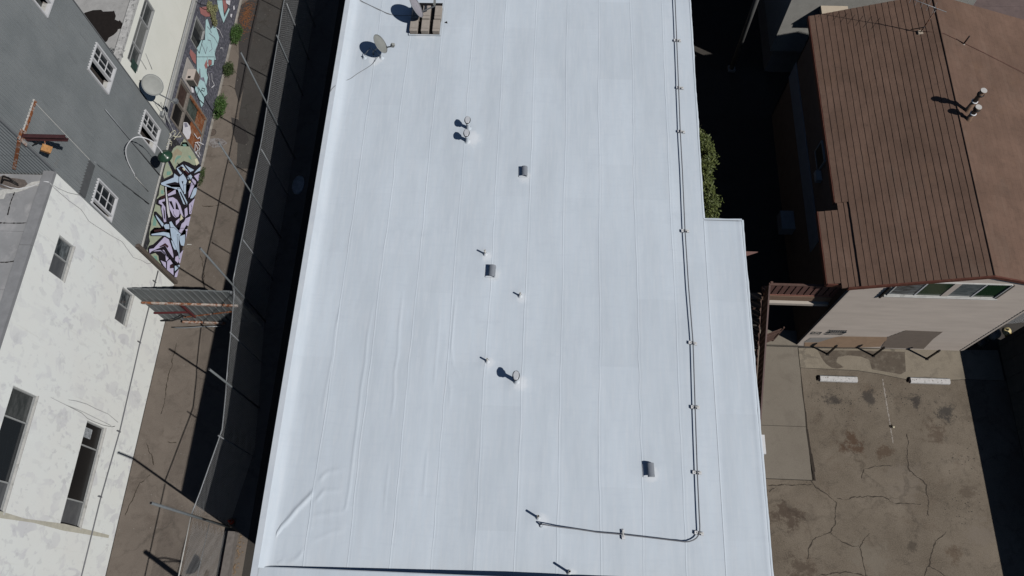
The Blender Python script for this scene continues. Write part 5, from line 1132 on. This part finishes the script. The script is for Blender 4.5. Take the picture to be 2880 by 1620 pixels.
# ================================================================== BROWN-ROOFED HOUSE
H = thing('brown_roofed_house', (16.8, 19, 0), 'two storey house with brown shingle gable roof on the right', 'house')
EX, RXX, EXR = 12.0, 16.85, 21.7; EZ, RZZ = 7.0, 8.5; YF, YB = 12.48, 26.1
sl_ = (RZZ-EZ)/(RXX-EX)
def rz(x): return RZZ-abs(x-RXX)*sl_
nrow = 20; dx = (RXX-EX)/nrow; nL = hypot(1, sl_); nx_, nz_ = -sl_/nL, 1/nL
def shingle_row(xa, xb, y0, y1, side, seed, lift=.020, ya=None):
    """one course: a wedge, thin at its upper edge, thick at its butt (lower) edge, with uneven butt line"""
    rr = random.Random(seed); m = MB(); ys = [y0]
    while ys[-1] < y1-.5: ys.append(ys[-1]+rr.uniform(.22,.42))
    ys.append(y1); v = []
    for k, y in enumerate(ys):
        jit = rr.uniform(-.007,.007); lf = lift+rr.uniform(-.003,.004); lo, hi_ = (xa+jit, xb) if side < 0 else (xb-jit, xa)
        v += [(lo, y, rz(lo)+lf), (hi_, y, rz(hi_)+.004), (lo, y, rz(lo)-.015), (hi_, y, rz(hi_)-.015)]
    n_ = len(ys)
    f = []
    for k in range(n_-1):
        a = k*4; b = a+4
        f += [(a, a+1, b+1, b), (a+2, a, b, b+2)]
    f += [(0,2,3,1), ((n_-1)*4, (n_-1)*4+1, (n_-1)*4+3, (n_-1)*4+2)]
    m.add(v, f); return m.build('shingle_course', MSH, H)
for i in range(nrow):
    xa, xb = EX+i*dx, EX+(i+1)*dx+.02
    y0 = YF
    if xb < 12.68: y0 = 16.26
    shingle_row(xa, xb, y0, YB, -1, 100+i, .022)
    shingle_row(RXX+(RXX-xb), RXX+(RXX-xa), YF, YB, 1, 200+i, .010)
# solid deck under the courses
m = MB(); m.prism([(EX+.02,EZ-.06),(RXX,RZZ-.02),(EXR-.02,EZ-.06),(EXR-.02,EZ-.18),(RXX,RZZ-.16),(EX+.02,EZ-.18)], 'y', 16.30, YB-.02); m.prism([(12.70,rz(12.7)-.03),(RXX,RZZ-.02),(EXR-.02,EZ-.06),(EXR-.02,EZ-.18),(RXX,RZZ-.16),(12.70,rz(12.7)-.2)], 'y', YF+.02, 16.30); m.build('roof_deck', BRND, H)
m = MB(); m.tube([(RXX,YF,RZZ+.012),(RXX,19,RZZ+.006),(RXX,YB,RZZ+.012)], .03, 6); m.build('ridge_cap', MSH, H)
# porch roof: shallow extension left of a dark slot
def pz(x): return rz(12.56)-.06-(12.56-x)*.26
for i in range(5):
    xa = 11.33+i*.245; xb = min(xa+.26, 12.555); y1 = 15.94 if xb <= 12.1 else 16.26
    rr = random.Random(300+i); ys = [12.70 if xb < 12.05 else YF]
    while ys[-1] < y1-.5: ys.append(ys[-1]+rr.uniform(.25,.4))
    ys.append(y1); v = []
    for y in ys: j_ = rr.uniform(-.006,.006); v += [(xa+j_,y,pz(xa)+.03),(xb,y,pz(xb)+.008),(xa+j_,y,pz(xa)-.03),(xb,y,pz(xb)-.03)]
    f = []
    for k in range(len(ys)-1): a = k*4; b = a+4; f += [(a,a+1,b+1,b),(a+2,a,b,b+2)]
    f += [(0,2,3,1), ((len(ys)-1)*4, (len(ys)-1)*4+1, (len(ys)-1)*4+3, (len(ys)-1)*4+2)]
    MB().add(v, f).build('porch_shingle_course', MSH, H)
MB().box(12.55,12.70,12.5,16.25,rz(12.6)-.35,rz(12.6)-.30).build('slot_shade_strip', BLK, H)  # black strip paints in the shade down inside the slot
MB().box(12.540,12.556,12.5,16.25,pz(12.55)-.03,pz(12.55)+.035).build('slot_lip', GALV, H)
MB().prism([(11.33,pz(11.33)-.04),(12.55,pz(12.55)-.04),(12.55,pz(12.55)-.16),(11.33,pz(11.33)-.16)], 'y', 12.72, 15.93).build('porch_deck', BRND, H)
MB().box(11.29,11.328,12.68,15.95,pz(11.33)-.20,pz(11.33)+.02).build('fascia', REDP, H); MB().box(11.33,12.03,12.66,12.70,pz(11.33)-.18,pz(11.33)+.05).build('fascia', REDP, H)
MB().box(11.96,11.998,16.3,YB,EZ-.20,EZ+.01).build('fascia', REDP, H)
for side in (-1, 1):
    x0, x1 = (12.04, RXX) if side < 0 else (RXX, EXR)
    MB().add([(x0,YF-.06,rz(x0)-.16),(x1,YF-.06,rz(x1)-.16),(x1,YF-.06,rz(x1)+.015),(x0,YF-.06,rz(x0)+.015),(x0,YF,rz(x0)-.16),(x1,YF,rz(x1)-.16),(x1,YF,rz(x1)+.015),(x0,YF,rz(x0)+.015)],[(0,1,2,3),(4,7,6,5),(0,3,7,4),(1,5,6,2),(3,2,6,7),(0,4,5,1)]).build('rake_board', REDP, H)
MB().box(EXR,EXR+.03,YF,YB,EZ-.18,EZ+.01).build('fascia', REDP, H)
# walls
FY = 12.46
XR = 20.15
m = MB(); m.box(12.24,12.40,FY+.14,25.7,0,6.95); m.box(19.78,19.9,FY+.16,25.7,0,7.2); m.prism([(12.24,0),(19.9,0),(19.9,7.3),(RXX,8.3),(12.24,6.85)], 'y', 25.6, 25.7); m.build('wall', BRND, H)
m = MB(); m.prism([(12.26,0),(19.9,0),(19.9,7.30),(RXX,8.3),(12.26,6.88)], 'y', FY+.06, FY+.16); m.build('front_wall_core', MSID, H)
zz = .02; k = 0
while zz < 8.2:
    z1 = min(zz+.2, 8.24)
    def lims(z): 
        l = 12.27; rr_ = 19.8
        if z > 6.9: l = RXX-(8.3-z)/sl_; rr_ = min(19.8, RXX+(8.3-z)/sl_)
        return l, rr_
    (l0, r0), (l1, r1) = lims(zz), lims(z1)
    if r1-l1 > .1: MB().add([(l0,FY+.042,zz+.003),(r0,FY+.042,zz+.003),(r1,FY+.056,z1),(l1,FY+.056,z1),(l0,FY+.066,zz+.003),(r0,FY+.066,zz+.003)], [(0,1,2,3),(4,5,1,0)]).build('siding_board', MSID, H)
    zz += .2; k += 1
MB().box(19.81,19.93,FY+.03,FY+.16,0,7.25).build('corner_board', MSID, H)
MB().box(12.20,12.262,FY+.03,FY+.15,0,6.85).build('corner_board', MSID, H)
# painted-over patches at street height (flat paint on the boards)
def patch(pts, mat, d=.0): MB().prism(pts, 'y', FY+.036-d, FY+.0395-d).build('painted_patch', mat, H)
patch([(12.452,0.502),(13.041,0.56),(13.241,-0.032),(12.644,-0.144)], plain('peach_paint', (.40,.275,.185), .1, 5, .9))
patch([(13.516,1.297),(13.822,1.471),(15.809,1.567),(15.953,1.145),(15.935,0.995),(16.046,0.252),(15.198,0.063),(13.275,-0.132),(13.041,0.56)], MATS['peach_paint'], .001)
patch([(13.516,1.297),(13.041,0.56),(12.421,0.549),(12.517,1.152)], plain('grey_cover_paint', (.33,.31,.29), .08, 5, .9))
patch([(16.242,2.496),(17.864,2.465),(17.888,1.528),(18.093,0.152),(16.138,0.107),(15.918,1.19),(15.824,1.568)], plain('brown_cover_paint', (.215,.175,.145), .08, 4, .9))
# stencilled graffiti tag
TAG = plain('blue_black_spray', (.025,.04,.055), .25, 9, .8)
def tagstroke(pts, wd):
    m = MB()
    for (a, b), (c, e) in zip(pts, pts[1:]):
        nx, ny = -(e-b), (c-a); L = hypot(nx,ny)
        if L < 1e-4: continue
        nx, ny = nx/L*wd/2, ny/L*wd/2; ux, uy = (c-a)/L*wd*.3, (e-b)/L*wd*.3
        m.quad((a-ux+nx,FY+.0340,b-uy+ny),(a-ux-nx,FY+.0340,b-uy-ny),(c+ux-nx,FY+.0340,e+uy-ny),(c+ux+nx,FY+.0340,e+uy+ny))
    m.build('graffiti_line', TAG, H)
tl, tr, bl_, br_ = [(12.962,2.236),(13.766,2.265),(13.012,1.822),(13.81,1.85)]
def qp(u, v): return (bl_[0]+(br_[0]-bl_[0])*u+(tl[0]-bl_[0])*v, bl_[1]+(br_[1]-bl_[1])*u+(tl[1]-bl_[1])*v)
for k in range(15):
    u_ = .08+.84*k/14; tagstroke([qp(u_, .05), qp(u_+.02*(-1)**k, .95)], .022)
    if k % 2: tagstroke([qp(u_, .5), qp(u_+.06, .52)], .03)
tagstroke([qp(0,.1),qp(.14,.2)], .13); tagstroke([qp(.86,.15),qp(.99,.35)], .13); tagstroke([qp(.02,.0),qp(.97,.0)], .03); tagstroke([qp(.1,1),qp(.98,.98)], .02); tagstroke([qp(.98,1),qp(.99,.35)], .03)
for k in range(10): tagstroke([qp(-.04+.095*k,-.32), qp(.02+.095*k,-.24 if k % 2 else -.38)], .085 if k in (0,1,8,9) else .05)
tagstroke([qp(-.13,-.35), qp(-.02,.3), qp(.05,1.15)], .02)
tl2, tr2, b2, b3 = [(12.351,1.947),(12.75,1.938),(12.349,1.664),(12.751,1.655)]
for p_ in ([tl2,tr2],[b2,b3],[tl2,b2],[tr2,b3],[tl2,b3],[b2,tr2]): tagstroke(p_, .035)
tagstroke([(b2[0]-.03,b2[1]-.12),(b3[0],b3[1]-.12)], .025)
# four-light window under the gable
wy0 = FY
m = MB(); m.box(13.75,17.95,FY-.02,FY+.10,6.42,6.47).box(13.75,13.80,FY-.0,FY+.10,6.47,7.34).box(17.90,17.95,FY-.02,FY+.10,6.47,7.72).box(14.9,17.90,FY-.0,FY+.10,7.67,7.72); fw = m.build('window', OFFW, H)
for a, b, mt in ((13.80,14.78,GLASSM),(14.84,15.80,GLASSG),(16.10,16.98,mat_glass('sheer_curtain_glass', (.10,.12,.12), .2, (.20,.22,.22))),(17.04,17.90,GLASSG)):
    MB().prism([(a,6.47),(b,6.47),(b,min(7.66,rz(b)-.2)),(a,min(7.66,rz(a)-.2))], 'y', FY+.02, FY+.03).build('pane', mt, fw)
for x in (14.81,17.01): MB().box(x-.03,x+.03,FY-.0,FY+.09,6.47,min(7.66,rz(x)-.2)).build('mullion', FRAMEW, fw)
MB().box(15.82,16.08,FY-.0,FY+.09,6.47,7.66).build('mullion', MSID, fw)
MB().box(13.65,18.05,FY-.06,FY+.04,6.36,6.42).build('sill', OFFW, H)
MB().box(13.55,13.62,FY-.03,FY+.04,6.15,7.15).build('shutter_stay', BLK, H); MB().box(17.96,18.02,FY-.03,FY+.04,6.35,7.7).build('shutter_stay', TRIM, H)
# west side: blue-grey ledge, window, air conditioner
MB().box(12.20,12.238,15.9,25.7,3.16,4.28).build('painted_band', BLUEG, H)
w4 = frame_x(MB(), 12.16,12.238,18.85,19.95,5.2,6.1,.05).build('window', FRAMEG, H); MB().box(12.18,12.19,18.9,19.9,5.25,6.05).build('pane', GLASSB, w4)
MB().box(12.0,12.238,18.3,18.8,5.2,5.45).build('side_air_conditioner', FRAMEG, H)
MB().box(11.6,12.238,17.9,18.9,1.0,1.6).build('meter_cabinet', FRAMEG, H)
# guard posts in front of the house
gp = thing('guard_post', (13.62,12.12,.024), 'black iron guard post nearest the walkway corner of the house', 'guard post', 'black iron posts in front of the house wall')
MB().box(13.585,13.655,12.085,12.155,.024,1.28).build('post', BLK, gp); MB().box(13.55,13.69,12.05,12.19,.024,.04).build('base_plate', BLK, gp); MB().box(13.575,13.665,12.075,12.165,1.05,1.12).build('collar', BLK, gp)
duptree(gp, (15.75,12.11,.024), 'black iron guard post between the two wheel stops'); duptree(gp, (18.22,12.05,.024), 'black iron guard post farthest right by the brown paint patch')
# wheel stops
def wheel_stop(x0, x1, y, label, rot=0):
    t = thing('wheel_stop', ((x0+x1)/2, y, 0), label, 'wheel stop', 'white wheel stops in the parking lot')
    prof_ = [(-.15,0),(-.14,.09),(-.09,.15),(.08,.15),(.13,.09),(.14,0)]; n = len(prof_); v = []
    for x, top in ((x0+.10,1),(x1,1)): v += [(x, y+a, b) for a, b in prof_]
    MB().add(v, [(k, k+1, n+k+1, n+k) for k in range(n-1)]+[tuple(range(n))[::-1], tuple(range(n, 2*n))]).build('body', plain('chipped_white_paint', (.54,.53,.52), .1, 9, .8, grime=(.24,.22,.20), gsc=11, glo=.57, ghi=.64, bump=.4), t)
    w_ = [(x0-.05, y-.10, 0),(x0-.05,y+.10,0),(x0+.12,y+.105,0),(x0+.12,y-.115,0),(x0+.03,y-.06,.11),(x0+.03,y+.05,.11),(x0+.105,y+.055,.148),(x0+.105,y-.065,.148)]
    MB().add(w_, [(0,1,5,4),(4,5,6,7),(0,4,7,3),(1,2,6,5),(0,3,2,1)]).build('broken_end', plain('dark_broken_end', (.03,.022,.02), .3, 12, .9), t)
    for x in (x0+.35, x1-.4): MB().lathe((x,y,.150), [(.018,0),(.018,.003)], 8).build('anchor_hole', BLK, t)
wheel_stop(13.02, 14.83, 10.92, 'left white wheel stop with a dark broken end'); wheel_stop(17.16, 19.05, 10.98, 'right white wheel stop beside the pale concrete')
# flues, vent, antenna on the house roof
def flue(x, y, h, r, label):
    z0 = rz(x); t = thing('flue', (x, y, z0), label, 'flue', 'brown flues on the house roof')
    MB().lathe((x,y,z0-.03), [(.16,0),(.14,.05),(r+.01,.12),(r,h*.45)], 16).build('lower_pipe', plain('flue_brown', (.20,.13,.09), .25, 7, .6, grime=(.24,.17,.13), gsc=8), t)
    MB().lathe((x,y,z0+h*.45), [(r+.03,0),(r+.035,.04),(r+.01,.05)], 16).build('storm_collar', WHITE, t)
    MB().lathe((x,y,z0+h*.45+.05), [(r*.98,0),(r,h*.5-.05)], 16).build('upper_pipe', MATS['flue_brown'], t)
    MB().lathe((x,y,z0+h*.78), [(r+.04,0),(r+.045,.05),(r,.06)], 16).build('draft_band', BLK, t)
    MB().lathe((x,y,z0+h-.08), [(r+.03,0),(r+.04,.03),(r+.035,.06)], 16).build('cap_rim', MATS['flue_brown'], t)
    MB().lathe((x,y,z0+h-.02), [(r+.03,0),(r+.03,.012)], 18, smooth=False).build('cap', plain('chalk_white_cap', (.50,.49,.47), .08, 9, .7), t)
flue(17.28,19.98,1.34,.095,'taller brown flue with white cap on the right roof slope'); flue(17.25,19.55,.84,.095,'shorter brown flue with white cap just below the taller one')
vp = thing('plumbing_vent', (17.93,23.62,rz(17.93)), 'short dark plumbing vent between antenna and flues', 'vent pipe')
MB().tube([(17.93,23.62,rz(17.93)-.05),(17.93,23.62,rz(17.93)+.50)], .032, 10).build('pipe', plain('dark_vent', (.03,.02,.018), .2, 8, .7), vp); MB().lathe((17.93,23.62,rz(17.93)-.03), [(.09,0),(.035,.06)], 12).build('flashing_cone', MATS['concrete_block'], vp)
an = thing('tv_antenna', (16.15,24.13,rz(16.15)), 'rusty television antenna on a leaning mast by the ridge', 'antenna')
MB().tube([(16.12,24.10,rz(16.12)-.02),(16.16,24.12,9.76)], .022, 8).build('mast', MRUST, an)
MB().box(16.02,16.22,24.0,24.2,rz(16.1)-.02,rz(16.1)+.06).build('base_clamp', plain('pale_mastic', (.36,.30,.24), .2, 8, .8), an)
MB().tube([(16.14,24.11,8.6),(15.75,24.28,8.27)], .02, 6).build('brace', BLK, an)
bd = Vector((-.885,.465,0)); bp = Vector((16.2,24.08,9.72)); 
MB().tube([bp-bd*.35, bp+bd*1.95], .013, 6).build('boom', GALV, an); pr = Vector((.465,.885,0))
for k in range(8):
    q = bp+bd*(.15+k*.25); L_ = .16+.02*(8-k)+.03
    MB().tube([q-pr*L_, q+pr*L_], .006, 4).build('element', GALV, an)
m = MB(); gw = [(16.15,24.13,8.35),(17.0,23.9,8.49),(17.79,23.71,8.23),(18.9,23.4,7.9),(20.84,22.81,7.32),(21.6,22.6,7.05)]
solo(MB().tube(gw, .009, 5), 'antenna_lead', plain('red_brown_lead', (.10,.035,.03), .2, 8, .7), 'thin reddish antenna lead running down the right roof slope', 'cable', gw[0])

# ------------------------------------------------------------------ porch and stair between the buildings
pc = thing('porch_deck', (11.0,14.0,0), 'wooden porch landing with board railing beside the house', 'porch')
MB().box(9.35,12.22,13.00,13.35,4.80,4.95).build('deck_floor', BRN, pc)
x = 9.38; k = 0
while x < 12.15: MB().box(x, x+.20, 12.94, 12.97, 5.06, 5.97).build('railing_board', plain('railing_board_paint', (.125,.065,.056), .15, 5, .75), pc); x += .268; k += 1
MB().box(9.30,12.2,12.92,13.02,5.97,6.03).build('handrail', BRN, pc); MB().box(9.35,12.2,12.92,12.98,4.97,5.05).build('lower_rail', plain('salmon_rail', (.22,.10,.075), .1, 5, .8), pc)
MB().box(9.35,12.22,12.90,12.96,4.52,4.96).build('rim_joist', TAN, pc); MB().box(9.55,12.24,12.82,12.95,4.20,4.40).build('beam', plain('pale_beam', (.46,.41,.36), .06, 4, .7), pc)
MB().box(9.36,9.46,12.98,13.08,0,6.05).build('post', BRN, pc)
sr = thing('stair', (8.8,9.0,0), 'brown stair with a board railing coming down to the walkway', 'stair')
n = 27; Y0, Z0s, Y1, Z1s = 12.9, 4.90, 5.0, .12
for k in range(n):
    f_ = k/(n-1); y = Y0+(Y1-Y0)*f_; z = Z0s+(Z1s-Z0s)*f_
    MB().box(8.25,9.28,y-.15,y+.13,z,z+.045).build('tread', plain('dusty_tread', (.15,.115,.09), .2, 6, .85), sr)
MB().bar((9.30,Y0+.2,Z0s+.1-.2),(9.30,Y1,Z1s-.05),.05,.30).build('stringer', BRN, sr); MB().bar((8.22,Y0+.2,Z0s-.1),(8.22,Y1,Z1s-.05),.05,.30).build('stringer', BRN, sr)
MB().bar((9.33,Y0+.1,Z0s+1.10),(9.33,Y1,Z1s+1.15),.06,.05).build('handrail', plain('handrail_brown', (.11,.07,.065), .1, 5, .6), sr); MB().bar((8.22,Y0+.1,Z0s+1.0),(8.22,Y1,Z1s+1.0),.04).build('handrail', BRN, sr)
nb = 36
for k in range(nb):
    f0 = k/nb; f1 = (k+.93)/nb; ya, yb = Y0+(Y1-Y0)*f0, Y0+(Y1-Y0)*f1; za, zb_ = Z0s+(Z1s-Z0s)*f0, Z0s+(Z1s-Z0s)*f1
    MB().add([(9.33,ya,za+.12),(9.33,yb,zb_+.12),(9.33,yb,zb_+1.08),(9.33,ya,za+1.08),(9.35,ya,za+.12),(9.35,yb,zb_+.12),(9.35,yb,zb_+1.08),(9.35,ya,za+1.08)],[(0,3,2,1),(4,5,6,7),(0,4,7,3),(1,2,6,5),(3,7,6,2),(0,1,5,4)]).build('railing_board', BRN, sr)
for k in range(1,9):
    f_ = k/9; y = Y0+(Y1-Y0)*f_; z = Z0s+(Z1s-Z0s)*f_; MB().bar((8.22,y,z),(8.22,y,z+1.0),.025).build('baluster', BLK, sr)
gt = thing('wooden_gate', (10.9,12.4,0), 'open brown board gate at the foot of the porch', 'gate')
for k in range(6): 
    x0, y0 = 10.35+k*.115, 12.35+k*.05; MB().add([(x0,y0,.15),(x0+.107,y0+.045,.15),(x0+.107,y0+.045,1.85),(x0,y0,1.85),(x0,y0+.025,.15),(x0+.107,y0+.07,.15),(x0+.107,y0+.07,1.85),(x0,y0+.025,1.85)],[(0,1,2,3),(4,7,6,5),(0,3,7,4),(1,5,6,2),(3,2,6,7)]).build('board', BRN, gt)
MB().box(11.04,11.10,12.62,12.68,0,2.0).build('post', BRN, gt); MB().box(10.30,10.36,12.30,12.36,0,1.9).build('post', BRN, gt)
MB().bar((10.35,12.33,1.5),(11.05,12.62,1.5),.03,.08).build('rail', BRN, gt); MB().bar((10.35,12.33,.5),(11.05,12.62,.5),.03,.08).build('rail', BRN, gt)
st_ = MB().box(10.0,12.26,12.46,13.2,.0,.17); solo(st_, 'door_step', WALK, 'pale concrete step at the mouth of the side yard', 'step', (11.2,12.8,0))
aw = MB().add([(7.9,14.93,5.0),(9.3,14.93,5.0),(7.9,14.93,4.93),(9.3,14.93,4.93),(7.9,14.45,4.8)], [(0,1,3,2),(0,4,1),(2,3,4),(0,2,4)]); solo(aw, 'small_awning', plain('awning_red_brown', (.16,.09,.08), .1, 5, .8), 'small reddish awning corner behind the annex roof', 'awning', (8,14.9,4.8))

# ================================================================== BUILDINGS AT THE TOP RIGHT
Nb = thing('grey_stucco_building', (16,33,0), 'rough grey stucco building behind the brown-roofed house', 'building')
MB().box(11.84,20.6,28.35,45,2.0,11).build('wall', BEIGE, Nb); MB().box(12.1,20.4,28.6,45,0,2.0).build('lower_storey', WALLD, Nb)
u = thing('window_unit', (14,28.3,5), 'cream box unit jutting from the grey stucco building', 'air conditioner')
MB().box(13.40,14.62,27.80,28.34,4.98,5.30).build('casing', CREAMB, u); MB().box(13.36,14.66,27.76,28.34,5.30,5.34).build('lid', CREAMB, u); MB().box(13.45,14.57,27.79,27.80,5.02,5.27).build('grille', CREAMB, u)
Mb = thing('mauve_roofed_building', (25,30,0), 'low building with a mauve-brown roof at the top right corner', 'building')
MB().box(20.75,40,27.6,29.9,0,5).build('wall', BRND, Mb)
for y in (27.6,28.75,29.9,31.05): MB().box(20.75,40,y,y+1.14,5,5.06).build('roof_sheet', MAUVE, Mb)
MB().box(20.75,40,29.95,34,0,5).build('wall', BRND, Mb)
# tall dark drain/pipe leaning in the gap at top
# ================================================================== RIGHT BOUNDARY
Wb = thing('block_wall', (21.85,2,0), 'tan block wall along the right edge of the parking lot', 'wall')
y = -12
while y < 13.0:
    for k, z in enumerate((0,.38,.76,1.14,1.52,1.90)):
        MB().box(21.70+.004*((k+int(y)) % 2),22.0,y+.006,min(y+.79,13.05)-.006,z+.005,z+.375-.0).build('block', TANW, Wb)
    y += .8
MB().box(21.74,21.98,-12,13,0,2.25).build('mortar', plain('mortar', (.13,.12,.10), .1, 8, .95), Wb)
MB().box(21.66,22.04,-12,13.08,2.282,2.34).build('coping', TANW, Wb)
MB().box(21.64,22.06,12.6,13.1,2.345,2.42).build('cap_block', plain('pinkish_cap', (.42,.35,.33), .06, 8, .8), Wb)
# clutter behind the house corner
rf = thing('mesh_panel', (22.6,14.1,0), 'small leaning chain-link panel by the rubbish at the right edge', 'fence')
mesh_run(lambda s: (21.95+s*.9, 13.9+s*.1), 1.3, .05, lambda s: 1.8, .08, .004, 'chain_link_mesh', rf)
MB().tube([(21.95,13.9,0),(21.95,13.9,1.9)], .03, 8).build('post', GALV, rf); MB().tube([(21.95,13.9,1.85),(23.1,14.0,1.85)], .02, 6).build('top_rail', GALV, rf)
def bag(c, r, mat, label, seed, cat='rubbish bag', name='rubbish_bag'):
    rr = random.Random(seed); m = MB(); n = 14; rings = 8; v = []
    for i in range(rings+1):
        ph = pi*i/rings
        for k in range(n):
            q = 1+.22*mn.noise(Vector((cos(2*pi*k/n)*2,sin(2*pi*k/n)*2,ph*1.5+seed)))
            v.append((c[0]+r*q*sin(ph)*cos(2*pi*k/n), c[1]+r*q*sin(ph)*sin(2*pi*k/n), max(.0,c[2]+r*.8*q*cos(ph))))
    m.add(v, [(i*n+k, i*n+(k+1) % n, (i+1)*n+(k+1) % n, (i+1)*n+k) for i in range(rings) for k in range(n)], True)
    t = thing(name, (c[0],c[1],0), label, cat); m.build('sack', mat, t); MB().lathe((c[0],c[1],c[2]+r*.75), [(.03,0),(.05,.06),(.015,.10)], 8).build('knot', mat, t); return t
q = [(21.731,13.292),(21.889,13.122),(21.04,13.146),(20.583,12.868),(20.187,12.646),(21.352,13.332)]
bag((q[0][0],q[0][1],.75), .20, plain('pale_yellow_bag', (.62,.52,.28), .15, 9, .45), 'pale yellow bag on top of the rubbish at the right edge', 5, 'bag', 'yellow_bag')
bag((q[1][0],q[1][1],.6), .18, YEL, 'deep yellow bag beside the pale one at the right edge', 6, 'bag', 'yellow_bag')
bag((q[2][0]-.3,q[2][1]-.2,.3), .32, BAGD, 'dark rubbish bag nearest the house corner board', 7); bag((q[5][0],q[5][1],.35), .33, plain('grey_white_bag', (.22,.22,.21), .3, 8, .5), 'dirty white rubbish bag behind the yellow ones', 8)
# small litter piece in the middle of the lot
x, y = [(16.119,8.761)][0]
lt = thing('crushed_cup', (x,y,0), 'crushed pale cup lying in the middle of the parking lot', 'litter')
MB().lathe((x,y,.03), [(.03,0),(.045,.10)], 10, (1,-.4,.1)).build('cup', plain('pale_cup', (.6,.55,.4), .2, 20, .7), lt); MB().lathe((x-.03,y+.02,.002), [(.09,0),(.05,.004)], 10).build('spill', MATS['joint_dirt'], lt)
# dark oil and rubber specks on the lot
m = MB(); rr = random.Random(31)
for k in range(420):
    gx, gy = rr.choice([(14,10.2),(14.6,9.6),(16.2,10.3),(17.6,10),(18.8,9.4),(19,7.5),(18.6,5.2),(13.2,9.9)]); x = gx+rr.gauss(0,.5); y = gy+rr.gauss(0,.35); s_ = rr.uniform(.006,.03)
    if 12.5 < x < 21.5 and y < 10.9: m.prism([(x+s_*cos(a)*rr.uniform(.5,1.4), y+s_*sin(a)*rr.uniform(.4,1)) for a in (0,1.2,2.4,3.7,5)], 'z', .001, .004)
o = m.build('oil_specks', plain('oil_black', (.03,.026,.023), .3, 20, .7)); o['kind'] = 'stuff'; tag(o, 'dark oil specks scattered below the wheel stops', 'stains')
px_, py_ = [(10.275,28.7)][0]
ps = thing('dark_post', (px_, py_, 0), 'tall dim post standing in the dark gap at the top', 'post')
MB().tube([(px_,py_,0),(px_,py_,9.0)], .13, 10).build('shaft', plain('dim_post_paint', (.10,.10,.10), .1, 5, .8), ps); MB().box(px_-.2,px_+.2,py_-.2,py_+.2,0,.15).build('footing', MATS['concrete_block'], ps)
